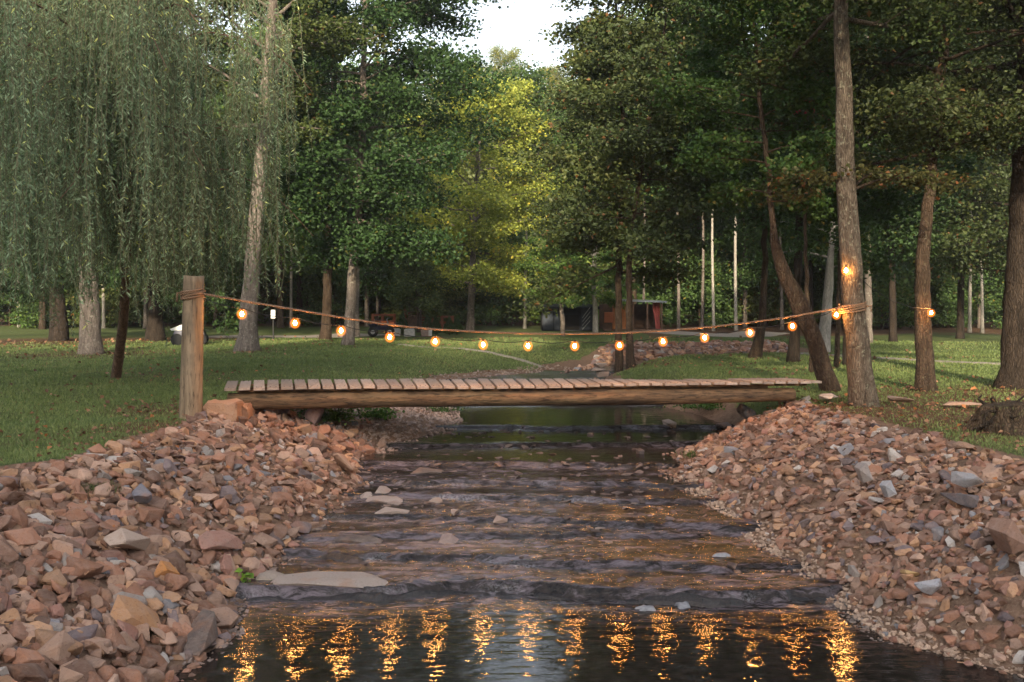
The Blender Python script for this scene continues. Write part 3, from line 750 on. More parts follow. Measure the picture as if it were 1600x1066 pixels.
rope = empty('hand_rope', tuple(mid), label='long sagging rope tied from the wooden post to the lit tree trunk', cat='rope')
g = Geo()
def dense(P, st):
    d = np.r_[0, np.cumsum(np.linalg.norm(np.diff(P, axis=0), axis=1))]; s = np.arange(0, d[-1], st)
    return np.stack([np.interp(s, d, P[:, k]) for k in range(3)], 1), s
D, s = dense(P, .035)
for k in range(3):   # three laid strands
    ph = s/.09*2*np.pi+k*2.094; off = np.stack([0*ph, np.cos(ph), np.sin(ph)], 1)*.0095
    g.tube(D+off-np.array(mid), .0115, 6)
link('span', g.mesh('span', True), ROPEM, rope)
def wraps(name, cx, cy, zc, rad, turns, pitch, tail=None, slope=0, rr=.014):
    g = Geo(); th = np.linspace(0, turns*2*np.pi, int(turns*30))
    R_ = rad+.012+.006*np.sin(th*1.7)
    P = np.stack([cx+np.cos(th)*R_, cy+np.sin(th)*R_, zc+(th/(2*np.pi)-turns/2)*pitch+slope*np.cos(th)+.006*np.sin(th*2.3)], 1)
    g.tube(P-np.array(mid), rr, 7)
    if tail is not None: g.tube(np.array(tail)-np.array(mid), rr, 7)
    link(name, g.mesh(name, True), ROPEM, rope)
rw = W(301, 461, PY)
wraps('knot_wrap', rw.x, PY, rw.z, .148, 4.0, .032, [[rw.x-.15, PY-.06, rw.z+.02], [rw.x-.19, PY-.08, rw.z+.03], [rw.x-.20, PY-.08, rw.z-.10]], .02)
TY = 16.3
rt = W(1335, 481, TY+.15); 
wraps('knot_wrap', W(1332, 481, TY).x, TY, W(1332, 481, TY).z, .20, 4.5, .035, [[rt.x+.1, TY-.16, rt.z+.02], [rt.x+.19, TY-.1, rt.z+.03], [rt.x+.17, TY-.14, rt.z-.05]], .03)

# ------------------------------------------------------------------ string lights
BUL = [(378,491),(461,505),(533,517),(609,527),(680,534),(755,539),(825,541),(898,541),(968,540),(1036,534),(1101,528),(1172,520),(1238,510),(1307,492),(1322,423),(1455,489)]
def bdep(px): return dep(px)-.03 if px < 1315 else (TY-.26 if px < 1400 else 18.9)
def emis(name, col, st):
    m = M(name); e = m.N('Emission', Strength=st); e.inputs[0].default_value = (*col, 1); m.link(e.outputs[0], m.out.inputs[0]); return m.m
BULBM = emis('bulb_glow', (1, .42, .10), 215)
m = M('glow_halo_mat'); lw = m.N('LayerWeight', Blend=.5); e = m.N('Emission'); e.inputs[0].default_value = (1, .22, .02, 1)  # orange bloom halo, added as a glowing see-through shell around each bulb
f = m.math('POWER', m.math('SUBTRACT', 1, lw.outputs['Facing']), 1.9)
m.link(m.math('MULTIPLY', f, .5), e.inputs['Strength']); tr = m.N('BsdfTransparent'); ad = m.N('AddShader'); m.link(e.outputs[0], ad.inputs[0]); m.link(tr.outputs[0], ad.inputs[1]); m.link(ad.outputs[0], m.out.inputs[0]); HALOM = m.m
BLACK = simple('black_rubber', (.012, .012, .012), .6)
def lathe(prof, k=12):
    V = np.array([[r*math.cos(a), r*math.sin(a), z] for r, z in prof for a in np.arange(k)/k*2*np.pi])
    i = np.arange(len(prof)-1)[:, None]*k; j = np.arange(k)[None]
    return V, np.stack([i+j, i+(j+1) % k, i+k+(j+1) % k, i+k+j], -1).reshape(-1, 4)
b0 = W(755, 530, dep(755)); sl_ = empty('string_lights', tuple(b0), label='string of glowing amber bulbs hung beneath the sagging rope', cat='string lights')
g = Geo(); V, Q = lathe([(.0005, -.030), (.012, -.027), (.023, -.014), (.026, 0), (.021, .016), (.013, .030), (.012, .042)]); g.add(V, q=Q); BME = g.mesh('bulb', True)
g = Geo(); V, Q = lathe([(.0005, .085), (.013, .08), (.017, .07), (.017, .04), (.014, .036)]); g.add(V, q=Q); SME = g.mesh('socket', True)
g = Geo(); V, Q = lathe([(.001, -.085), (.035, -.077), (.065, -.052), (.083, 0), (.065, .050), (.035, .075), (.001, .083)], 20); g.add(V, q=Q); HALO_ME = g.mesh('glow_halo', True)  # shell of the added halo, far wider than the bulb
BME.materials.append(BULBM); SME.materials.append(BLACK); HALO_ME.materials.append(HALOM)
pts = []
for (bx, by) in BUL:
    p = W(bx, by, bdep(bx))
    o = link('bulb', BME, parent=sl_, loc=p-b0); o2 = link('socket', SME, parent=o); o3 = link('glow_halo', HALO_ME, parent=o)
    if bx == 1322: pass
    pts.append(p+Vector((0, 0, .085)))
cp = [np.array(W(318, 466, PY-.17))]
for i, p in enumerate(pts):
    a = cp[-1]; b = np.array(p); L = np.linalg.norm(b-a)
    for t in (.25, .5, .75): cp.append(a*(1-t)+b*t-np.array([0, 0, .22*t*(1-t)*L]))
    cp.append(b)
# continues over to the second tree and away
C = np.array(cp)
g = Geo(); g.tube(C-np.array(b0), .006, 5); link('cable', g.mesh('cable', True), BLACK, sl_)

# ------------------------------------------------------------------ trees
lap('trees')
BK = dict(
 pale=bark_mat('pale_bark', (.085, .068, .056), (.24, .20, .17), 7, (.32, .30, .25), .7),
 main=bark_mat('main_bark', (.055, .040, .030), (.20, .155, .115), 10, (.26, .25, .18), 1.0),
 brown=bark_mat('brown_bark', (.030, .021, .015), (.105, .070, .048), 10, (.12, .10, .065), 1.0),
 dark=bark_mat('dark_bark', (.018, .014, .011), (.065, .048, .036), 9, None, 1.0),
 red=bark_mat('red_bark', (.09, .055, .038), (.26, .16, .11), 12, None, .8),
 white=bark_mat('white_bark', (.22, .20, .17), (.46, .42, .36), 6, None, .4))
LF = dict(
 maple=leaf_mat('maple_leaf', (.024, .046, .016), (.042, .078, .026), (.070, .118, .040), (.13, .12, .03), .03, .3),
 mixed=leaf_mat('mixed_leaf', (.038, .052, .020), (.062, .084, .030), (.105, .120, .045), (.17, .085, .035), .07, .3),
 yellow=leaf_mat('yellow_leaf', (.070, .092, .030), (.13, .155, .048), (.22, .235, .070), (.34, .28, .07), .06, .4),
 willow=leaf_mat('willow_leaf', (.060, .090, .055), (.135, .185, .110), (.27, .33, .22), (.46, .48, .18), .05, .3),
 bright=leaf_mat('bright_leaf', (.035, .070, .018), (.062, .112, .028), (.11, .15, .04), (.20, .16, .05), .05, .35))

def resample(path, n):
    P = np.array([p[0] for p in path], float); R = np.array([p[1] for p in path], float)
    d = np.r_[0, np.cumsum(np.linalg.norm(np.diff(P, axis=0), axis=1))]; s = np.linspace(0, d[-1], n)
    # smooth interpolation
    Q = np.stack([np.interp(s, d, P[:, k]) for k in range(3)], 1); r = np.interp(s, d, R)
    for _ in range(2): Q[1:-1] = (Q[:-2]+2*Q[1:-1]+Q[2:])/4
    return Q, r
def grow(seed, P, R, z0, z1, rad, nb, nleaf, lsize, up=.35, droop=.35, spread=.42, vert=.75, prof=None, lean=(0, 0), sub=8, azr=None, ksides=14, bias=.35, wood=True):
    """trunk tube through P,R plus limbs between heights z0..z1; returns (trunk Geo, leaf centres)"""
    rs = np.random.default_rng(seed)
    g = Geo(); g.tube(P, R, ksides, True, .05, seed % 97)
    # root flare lobes
    prof = prof or (lambda t: math.sin(math.pi*min(1, .2+t*.7))**.6)
    C = []; wts = []
    for i in range(nb):
        t = (i+rs.random())/nb; z = z0+(z1-z0)*t
        st = np.array([np.interp(z, P[:, 2], P[:, k]) for k in range(3)]) if z < P[-1, 2] else P[-1]
        tr = np.interp(z, P[:, 2], R)
        az = i*2.399+rs.normal(0, .35) if azr is None else rs.uniform(*azr)
        L = rad*prof(t)*rs.uniform(.7, 1.12)
        el = up*(.5+1.2*t)+rs.normal(0, .15)
        n = 7; pts = [st]; d = np.array([math.cos(az)*math.cos(el), math.sin(az)*math.cos(el), math.sin(el)])
        for k in range(n):
            d = d+np.array([*rs.normal(0, .12, 2), rs.normal(0, .08)-droop*.13]); d /= np.linalg.norm(d)
            pts.append(pts[-1]+d*L/n)
        pts = np.array(pts); pts[:, 0] += lean[0]*np.linspace(0, 1, n+1); pts[:, 1] += lean[1]*np.linspace(0, 1, n+1)
        r0 = min(tr*.42, .018*L+.02)
        if wood: g.tube(pts, np.linspace(r0, r0*.22, n+1), 6, False)
        for j in range(sub):
            u = .22+.78*(j+rs.random())/sub; q0 = np.array([np.interp(u*n, np.arange(n+1), pts[:, k]) for k in range(3)])
            sa = az+rs.choice([-1, 1])*rs.uniform(.35, 1.2); l = L*.42*(1.15-u*.6)*rs.uniform(.6, 1.1)
            dd = np.array([math.cos(sa), math.sin(sa), rs.normal(.1, .22)]); e = q0+dd*l; mid_ = (q0+e)/2+np.array([0, 0, .08*l])
            if wood: g.tube(np.array([q0, mid_, e]), [r0*.35, r0*.2, r0*.08], 4, False)
            for f in (.35, .7, 1.0):
                C.append(q0+(e-q0)*f); wts.append(.6+.6*f)
        C.append(pts[-1]); wts.append(1.2)
    C = np.array(C); w = np.array(wts)*rs.uniform(.4, 1.6, len(wts)); w /= w.sum()
    ci = rs.choice(len(C), nleaf, p=w)
    off = rs.normal(0, 1, (nleaf, 3)); off /= np.linalg.norm(off, axis=1)[:, None]; off *= (rs.random(nleaf)**.5)[:, None]
    cs = spread*rs.uniform(.7, 1.4, len(C))
    off *= cs[ci][:, None]*np.array([1.25, 1.25, vert*1.25]); off[:, 2] -= .1*np.hypot(off[:, 0], off[:, 1])
    LP = C[ci]+off
    V, Q = leaf_cards(LP, lsize*rs.uniform(.65, 1.3, nleaf), bias, .75, .5, rs)
    v_ = np.clip(rs.normal(.5, .22, nleaf)+.16*rs.normal(0, 1, len(C))[ci], 0, .93)
    v_ = np.where(rs.random(nleaf) < .025, 1.0, v_)
    cm = npmesh('crown', V, Q, False, {'v': np.repeat(v_, 4)})
    return g.mesh('trunk', True), cm
def tree(name, label, Y, path, crown, bark, leaf, tint=(1, 1, 1), group=None, seed=1, dy=0, flare=1.0, cat='tree'):
    """path: (px, py, width px) up the trunk, measured at distance Y"""
    pts = [(np.array(W(a, b, Y+dy*(path[0][1]-b)/500)), w/2/F*Y) for a, b, w in path]
    base = pts[0][0].copy(); base[2] = float(terrain(base[0], base[1]))
    pts[0] = (np.array([base[0], base[1], base[2]-.15]), pts[0][1]*flare)
    ztop = crown['z1'] if crown else pts[-1][0][2]
    if ztop > pts[-1][0][2]: 
        d = pts[-1][0]-pts[-2][0]; d = d/d[2]
        pts.append((pts[-1][0]+d*(ztop-pts[-1][0][2]), pts[-1][1]*.3))
    pts = [(p-base, r) for p, r in pts]
    P, R = resample(pts, max(16, int((pts[-1][0][2])*4)))
    P[1:-1, :2] += np.random.default_rng(seed).normal(0, .012, (len(P)-2, 2))
    root = empty(name, tuple(base), label=label, cat=cat, group=group)
    c = dict(crown); c['z0'] -= base[2]; c['z1'] -= base[2]
    tm, cm = grow(seed, P, R, **c)
    link('trunk', tm, BK[bark], root)
    o = link('crown', cm, LF[leaf], root); o.color = (*tint, 1)
    return root
def zc(py, Y): return HC-(py-HY)/F*Y
GT = 'large trees standing on the lawns'
# --- left
tree('sycamore_tree', 'pale mottled trunk standing behind the willow strands at the far left', 33, [(142,550,44),(141,528,32),(138,440,28),(135,330,24),(140,150,20),(146,0,17)],
     dict(z0=zc(160,33), z1=15.5, rad=4.2, nb=26, nleaf=26000, lsize=.15), 'pale', 'mixed', (1.0, 1.05, .9), GT, 11)
tree('sycamore_tree', 'pale trunk with flared split base behind the first glowing bulb', 33.6, [(386,548,46),(387,520,29),(393,440,25),(401,330,22),(412,200,20),(420,100,17),(426,0,14)],
     dict(z0=zc(215,33.6), z1=15.5, rad=3.4, nb=24, nleaf=15000, lsize=.15, up=.5), 'pale', 'mixed', (1.05, 1.1, .8), GT, 12)
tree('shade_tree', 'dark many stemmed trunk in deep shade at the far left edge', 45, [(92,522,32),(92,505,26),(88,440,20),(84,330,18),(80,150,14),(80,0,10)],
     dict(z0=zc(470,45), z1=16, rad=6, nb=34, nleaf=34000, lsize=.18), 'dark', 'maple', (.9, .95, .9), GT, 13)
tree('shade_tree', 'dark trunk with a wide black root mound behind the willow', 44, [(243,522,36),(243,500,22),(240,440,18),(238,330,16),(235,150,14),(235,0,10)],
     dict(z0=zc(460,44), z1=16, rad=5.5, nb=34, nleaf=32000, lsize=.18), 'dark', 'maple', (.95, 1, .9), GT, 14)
tree('shade_tree', 'straight brown trunk just left of the broad dark maple', 45, [(509,530,22),(510,500,15),(512,440,14),(514,330,12),(520,150,9),(522,20,6)],
     dict(z0=zc(420,45), z1=17, rad=3.5, nb=24, nleaf=16000, lsize=.17), 'brown', 'maple', (1.2, 1.2, .9), GT, 15)
tree('maple_tree', 'broad dense dark green maple left of the sky gap', 38, [(543,541,24),(545,520,17),(548,470,15),(553,400,14),(562,300,12),(566,200,11),(568,100,9),(571,0,7)],
     dict(z0=zc(395,38), z1=18, rad=4.7, nb=60, nleaf=80000, lsize=.16, up=.3, spread=.68, lean=(.35, 0), prof=lambda t: math.sin(math.pi*min(1,.13+t*.72))**.75), 'pale', 'maple', (.80, .92, .82), GT, 16)
tree('slender_tree', 'slim pale trunk immediately behind the dark maple', 50, [(556,512,12),(556,440,10),(560,380,8),(562,300,7)],
     dict(z0=zc(400,50), z1=13, rad=2.8, nb=14, nleaf=8000, lsize=.17), 'pale', 'mixed', (1.1, 1.1, .9), GT, 17)
# --- centre
tree('poplar_tree', 'yellow green tree with a straight grey trunk in the centre distance', 57, [(734,516,15),(735,495,11),(737,440,10),(740,380,9),(745,300,8),(750,200,6),(752,120,4)],
     dict(z0=zc(455,57), z1=zc(140,57), rad=4.6, nb=44, nleaf=42000, lsize=.18, up=.35, spread=.6), 'pale', 'yellow', (2.2, 2.15, 1.3), GT, 18)
tree('small_tree', 'small round yellow green tree above the slatted firewood shelter', 55, [(655,505,8),(655,480,7),(652,450,5)],
     dict(z0=zc(490,55), z1=zc(415,55), rad=1.6, nb=16, nleaf=7000, lsize=.15), 'brown', 'yellow', (.72, .85, .8), GT, 19)
tree('maple_tree', 'dark layered maple on the inner bank, further of the two slim trunks', 31, [(967,548,15),(967,520,11),(967,450,10),(968,300,9),(973,180,7),(966,60,5)],
     dict(z0=zc(430,31), z1=15, rad=3.1, nb=46, nleaf=40000, lsize=.14, up=.3, vert=.5, spread=.65, prof=lambda t: .8+.2*math.sin(t*9)), 'brown', 'mixed', (1.15, 1.15, .95), GT, 20)
tree('maple_tree', 'slim dark trunk on the inner bank, nearer of the two', 29.3, [(986,563,17),(985,545,12),(983,500,10),(982,430,9),(990,330,7),(1012,220,6),(1030,100,4)],
     dict(z0=zc(400,29.3), z1=13, rad=3.0, nb=36, nleaf=24000, lsize=.13, up=.2, vert=.4, spread=.6), 'brown', 'mixed', (.8, .85, .8), GT, 21)
tree('small_tree', 'small tree with pale green leaves in front of the dark shed', 51, [(880,530,8),(879,500,7),(876,470,6),(872,440,4)],
     dict(z0=zc(470,51), z1=zc(385,51), rad=2.0, nb=18, nleaf=7500, lsize=.15, up=.2, vert=.3), 'pale', 'bright', (1.5, 1.5, 1.3), GT, 22)
tree('twin_stem_tree', 'twin pale stems between the dark shed and the cabin', 55, [(930,515,10),(930,480,8),(927,440,7),(930,380,6)],
     dict(z0=zc(470,55), z1=zc(370,55), rad=2.3, nb=18, nleaf=8500, lsize=.16, up=.2, vert=.3), 'white', 'bright', (1.4, 1.4, 1.2), GT, 23)
# --- right
tree('leaning_tree', 'moss dark trunk leaning left over the right end of the bridge', 19, [(1300,607,34),(1285,570,27),(1268,520,25),(1252,485,30),(1240,462,26),(1225,430,22),(1213,388,16),(1207,350,9),(1200,270,8),(1186,140,7),(1178,20,5)],
     dict(z0=zc(320,19), z1=9.6, rad=1.7, nb=30, nleaf=15000, lsize=.10, up=.25, spread=.3, vert=.55), 'brown', 'bright', (.75, .85, .8), GT, 24)
tree('bankside_tree', 'stout grey trunk lit orange by a bulb, tied with the rope', TY, [(1350,628,52),(1347,608,41),(1341,560,37),(1335,510,35),(1331,470,34),(1328,400,33),(1323,300,30),(1319,200,27),(1316,100,24),(1314,30,22),(1312,-60,18)],
     dict(z0=zc(30,TY), z1=11.5, rad=3.4, nb=30, nleaf=36000, lsize=.095, up=.3, spread=.45), 'main', 'mixed', (.8, .9, .75), GT, 25)
tree('bankside_tree', 'dark brown trunk with a peeled pale scar, lit by the end bulb', 19.3, [(1448,610,38),(1445,585,28),(1441,500,25),(1442,420,22),(1448,330,18),(1460,220,16),(1470,100,15),(1482,0,14)],
     dict(z0=zc(250,19.3), z1=11.5, rad=3.4, nb=34, nleaf=38000, lsize=.095, up=.2, spread=.45, vert=.6), 'brown', 'mixed', (.8, .8, .75), GT, 26)
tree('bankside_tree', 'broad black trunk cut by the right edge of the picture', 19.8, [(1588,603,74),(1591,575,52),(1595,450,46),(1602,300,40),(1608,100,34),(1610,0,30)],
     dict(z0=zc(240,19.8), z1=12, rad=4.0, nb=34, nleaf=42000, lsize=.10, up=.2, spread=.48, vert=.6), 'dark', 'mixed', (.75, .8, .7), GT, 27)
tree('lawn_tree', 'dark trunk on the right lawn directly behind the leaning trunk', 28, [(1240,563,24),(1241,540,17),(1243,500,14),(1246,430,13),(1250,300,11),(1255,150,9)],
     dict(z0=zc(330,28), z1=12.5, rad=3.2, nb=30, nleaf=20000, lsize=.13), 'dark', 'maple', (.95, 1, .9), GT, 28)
tree('lawn_tree', 'curved brown trunk on the right lawn, leaning away from the creek', 30, [(1178,557,26),(1184,540,17),(1190,510,13),(1193,470,11),(1195,400,9),(1192,300,8)],
     dict(z0=zc(320,30), z1=12, rad=3.2, nb=28, nleaf=20000, lsize=.14), 'brown', 'maple', (1.15, 1.15, .9), GT, 29)
tree('white_trunk_tree', 'leaning whitish trunk standing on the bright right lawn', 37, [(1285,546,26),(1288,525,19),(1291,490,16),(1295,440,14),(1298,400,10)],
     dict(z0=zc(420,37), z1=9.5, rad=2.4, nb=18, nleaf=10000, lsize=.15), 'white', 'bright', (.9, .95, .9), GT, 30)
tree('sapling_tree', 'thin dark sapling on the lawn just left of the lit trunk', 26, [(1307,570,9),(1308,520,8),(1310,470,6),(1312,400,5)],
     dict(z0=zc(420,26), z1=8, rad=1.8, nb=14, nleaf=6000, lsize=.13), 'brown', 'maple', (.9, .95, .9), GT, 31)
tree('lawn_tree', 'black trunk half hidden behind the lit bankside trunk', 27, [(1324,566,18),(1325,520,14),(1326,400,12),(1300,250,11),(1285,130,10)],
     dict(z0=zc(350,27), z1=12.5, rad=3.4, nb=26, nleaf=18000, lsize=.13), 'dark', 'maple', (.75, .8, .75), GT, 32)
tree('lawn_tree', 'grey trunk just right of the lit bankside trunk, at the wood edge', 42, [(1357,535,14),(1357,480,11),(1356,400,10),(1356,250,8)],
     dict(z0=zc(340,42), z1=14, rad=4, nb=26, nleaf=20000, lsize=.16), 'pale', 'maple', (.7, .75, .7), GT, 33)

def low_limb(root_name, start, ends, seed, n, tint, col):
    root = [o for o in S.objects if o.get('label') == root_name][0]; b = np.array(root.location); rs = np.random.default_rng(seed); g = Geo(); C = []
    for e in ends:
        a_ = np.array(start)-b; e_ = np.array(e)-b; t = np.linspace(0, 1, 9)[:, None]; P = a_*(1-t)+e_*t+np.array([0, 0, .25])*np.sin(t*np.pi)+rs.normal(0, .03, (9, 3))*(t > 0); g.tube(P, np.linspace(.03, .005, 9), 6, False)
        for k in range(3, 9):
            for _ in range(2):
                q_ = P[k]+rs.normal(0, 1, 3)*np.array([.28, .3, .08]); g.tube([P[k], q_], [.007, .002], 4, False); C.append(q_)
    C = np.array(C); ci = rs.integers(0, len(C), n); LP = C[ci]+rs.normal(0, 1, (n, 3))*np.array([.17, .17, .06])
    V, Q = leaf_cards(LP, .085*rs.uniform(.7, 1.3, n), .6, .8, .5, rs)
    l = link('low_limb', g.mesh('low_limb', True), BK['brown'], root); o = link('limb_leaves', npmesh('limb_leaves', V, Q, False, {'v': np.repeat(rs.random(n), 4)}), LF[col], l); o.color = (*tint, 1)
low_limb('stout grey trunk lit orange by a bulb, tied with the rope', W(1325, 300, TY), [W(1240, 300, TY+.5), W(1420, 285, TY+.6), W(1490, 300, TY+1.2)], 5, 1500, (1.0, .8, .7), 'mixed')
# --- willow
rs = np.random.default_rng(55)
wb = W(180, 594, 21.9); wb.z = float(terrain(wb.x, wb.y))
willow = empty('weeping_willow', tuple(wb), label='weeping willow with long drooping grey green strands behind the post', cat='willow tree')
g = Geo()
path = [((wb.x, wb.y, wb.z-.1), .115), ((W(187,545,21.3)), .10), ((W(193,500,20.6)), .095), ((W(196,440,20)), .09), ((W(200,330,19.4)), .08), ((W(205,180,19)), .07), ((W(210,40,18.8)), .05), ((W(215,-60,18.6)), .03)]
P, R = resample([(np.array(p), r) for p, r in path], 40); g.tube(P, R, 12, True, .06, 4)
starts = []
CX, CY = -7.9, 18.0
for i in range(46):
    t = rs.random(); z = HC+1.4+t*6.0; st = np.array([np.interp(z, P[:, 2], P[:, k]) for k in range(3)])
    az = i*2.4+rs.normal(0, .3); tx, ty = CX+4.3*math.cos(az)*rs.uniform(.5, 1), CY+4.6*math.sin(az)*rs.uniform(.5, 1)
    e = np.array([tx, ty, 0]); topz = z+rs.uniform(.5, 1.3); ez = z-rs.uniform(-.3, .6)
    pts = []
    for u in np.linspace(0, 1, 10):
        p = st*(1-u)+e*u; p[2] = st[2]*(1-u)**2+2*u*(1-u)*(topz+.6)+u*u*ez; pts.append(p+rs.normal(0, .03, 3))
    pts = np.array(pts); g.tube(pts, np.linspace(.028, .006, 10), 5, False)
    for _ in range(44):
        u = rs.uniform(.2, 1)*9; starts.append(np.array([np.interp(u, np.arange(10), pts[:, k]) for k in range(3)])+rs.normal(0, .16, 3))
for _ in range(900):
    a = rs.uniform(0, 6.28); r_ = rs.random()**.5; x_, y_ = CX+4.15*r_*math.cos(a), CY+4.5*r_*math.sin(a)
    starts.append(np.array([x_, y_, HC+rs.uniform(1.5, 6.6)-.1*r_]))
L_P, L_D, L_S, tubeV, tubeQ, nq = [], [], [], [], [], 0
_cl = np.array(starts)[rs.permutation(len(starts))[:450]]
starts = [c_+rs.normal(0, 1, 3)*np.array([.13, .13, .28]) for c_ in _cl for _ in range(int(rs.integers(3, 11)))]
for s0 in starts:
    px, py = pj(*s0)
    if px > 330 and rs.random() < np.interp(px, (330, 520), (.1, .6))*np.interp(py, (0, 300, 480), (1.2, .75, .4)): continue
    bot = HC+.45+.35*math.sin(s0[0]*2.2)+rs.normal(0, .32)
    if rs.random() < .035: bot -= rs.uniform(.4, 1.2)
    L = min(rs.uniform(1.0, 3.4), s0[2]-bot)
    if L < .35: continue
    n = int(L*29); t = np.linspace(0, 1, n)
    sw = rs.normal(0, .26, 2); wob = rs.uniform(0, 6, 2)
    Pn = np.stack([s0[0]+sw[0]*t**.6+.025*np.sin(t*7+wob[0]), s0[1]+sw[1]*t**.6+.025*np.sin(t*6+wob[1]), s0[2]-L*t+.10*np.exp(-t*9)], 1)
    w_ = .0045
    V = np.stack([Pn-np.array([w_, 0, 0]), Pn+np.array([w_, 0, 0])], 1).reshape(-1, 3)
    i_ = np.arange(n-1)*2; tubeV.append(V); tubeQ.append(np.stack([i_, i_+1, i_+3, i_+2], 1)+nq); nq += len(V)
    az = rs.uniform(0, 6.28, n); dn = rs.uniform(.2, 1.5, n)
    D_ = np.stack([np.cos(az), np.sin(az), -dn], 1); D_ /= np.linalg.norm(D_, axis=1)[:, None]
    ln = rs.uniform(.05, .125, n)
    L_P.append(Pn+D_*ln[:, None]*.5); L_D.append(D_); L_S.append(ln)
LP = np.vstack(L_P); LD = np.vstack(L_D); LS = np.concatenate(L_S); n = len(LP)
B_ = np.cross(LD, rs.normal(0, 1, (n, 3))); B_ /= np.linalg.norm(B_, axis=1)[:, None]+1e-9
b_ = LP-LD*LS[:, None]*.5; tip = LP+LD*LS[:, None]*.5; mid_ = LP-LD*LS[:, None]*.1
wv_ = (LS*.12)[:, None]
V = np.stack([b_, mid_-B_*wv_, tip, mid_+B_*wv_], 1).reshape(-1, 3)
vv = np.clip(rs.normal(.48, .2, n)+.12*fbm(LP[:, 0]*1.2, LP[:, 2]*1.2, 5), 0, .93); vv = np.where(rs.random(n) < .03, 1, vv)
o = link('crown', npmesh('crown', V, np.arange(n*4).reshape(-1, 4), False, {'v': np.repeat(vv, 4)}), LF['willow'], willow); o.color = (1.25, 1.3, 1.15, 1); o.matrix_parent_inverse = Matrix.Translation(-wb)
tm = g.mesh('trunk', True); o = link('trunk', tm, BK['red'], willow); o.matrix_parent_inverse = Matrix.Translation(-wb)
TWIG = simple('willow_twig', (.10, .095, .05), .7)
o = link('twigs', npmesh('twigs', np.vstack(tubeV), np.vstack(tubeQ)), TWIG, willow); o.matrix_parent_inverse = Matrix.Translation(-wb)

# --- woodland edge trees: a few kinds, copied
def proto_tree(seed, h, rad, z0, nleaf, bark, leaf, r0, lsize=.19, **k):
    P = np.array([[.12*math.sin(seed+z*.3)*z/h*2, .12*math.cos(seed*2+z*.25)*z/h*2, z] for z in np.linspace(-.3, h, 26)])
    R = np.interp(P[:, 2], (-.3, .5, h*.6, h), (r0*1.5, r0, r0*.6, r0*.15))
    a = dict(nb=44, spread=.95, up=.4); a.update(k)
    return grow(seed, P, R, z0, h, rad, nleaf=nleaf, lsize=lsize, ksides=8, **a)
KINDS = {
 'tall': [proto_tree(201, 17, 3.8, 4.0, 30000, 0, 0, .17), proto_tree(202, 19, 4.2, 3.0, 32000, 0, 0, .20), proto_tree(203, 15, 3.4, 2.2, 26000, 0, 0, .14)],
 'slim': [proto_tree(204, 15, 2.4, 7.6, 12000, 0, 0, .10), proto_tree(205, 16, 2.6, 8.2, 12000, 0, 0, .09)],
 'bush': [proto_tree(206, 3.6, 2.2, .2, 9000, 0, 0, .05, nb=26, spread=.5, prof=lambda t: 1-.6*t), proto_tree(207, 4.8, 2.6, .3, 11000, 0, 0, .05, nb=28, spread=.55, prof=lambda t: 1-.5*t)]}
matcache = {}
def inst(name, kind, vi, x, y, scale, bark, leaf, tint, label, group, rot=None, cat='tree', z=None):
    tm, cm = KINDS[kind][vi % len(KINDS[kind])]
    zz = float(terrain(x, y)) if z is None else z
    r = empty(name, (x, y, zz), rng.uniform(0, 6.28) if rot is None else rot, label=label, cat=cat, group=group)
    r.scale = (scale*rng.uniform(.92, 1.08),)*2+(scale,)
    a = bpy.data.objects.new('trunk', tm); b = bpy.data.objects.new('crown', cm)
    for o, mt in ((a, BK[bark]), (b, LF[leaf])):
        if len(o.data.materials) == 0: o.data.materials.append(mt)
        COL.objects.link(o); o.parent = r
        o.material_slots[0].link = 'OBJECT'; o.material_slots[0].material = mt
    b.color = (*tint, 1)
    return r
GS = 'slim pale saplings along the wood edge'
for px, py, w, Y, lab in [(30,502,9,62,'pale slim trunk at the extreme left of the wood edge'),(162,508,9,60,'bluish slim trunk between the mottled trunk and the willow'),
        (1060,516,6,58,'leftmost slim pale stem right of the cabin'),(1097,518,7,57,'second slim pale stem right of the cabin'),(1115,522,9,56,'white straight stem, third right of the cabin'),
        (1150,521,10,56,'white straight stem nearest the curved lawn trunk'),(1222,520,7,58,'slim pale stem behind the leaning trunk'),(1515,526,9,55,'slim pale stem in the wood at the right, left of a pair'),
        (1535,527,12,54,'whitest slim stem in the wood at the right, right of a pair'),(1005,510,7,60,'slim pale stem behind the cabin roof'),(590,508,6,63,'thin grey stem behind the red rail fence'),(820,512,8,60,'thin pale stem left of the dark shed'),
        (455,512,8,62,'slim grey stem behind the white notice sign')]:
    x = (px-800)/F*Y; r = inst('sapling', 'slim', int(px), x, Y, 1.0, 'white' if w > 7 else 'pale', 'maple', (1.3, 1.3, 1.0), lab, GS)
kk = 0
lmix = ['maple', 'maple', 'mixed', 'maple', 'bright']
def rowlab(px, kind):
    if px < 350: a = 'behind the weeping willow'
    elif px < 560: a = 'behind the dark maple'
    elif px < 830: a = 'behind the firewood shelter'
    elif px < 1060: a = 'behind the cabin and shed'
    elif px < 1300: a = 'behind the white stems'
    else: a = 'at the right wood edge'
    return a
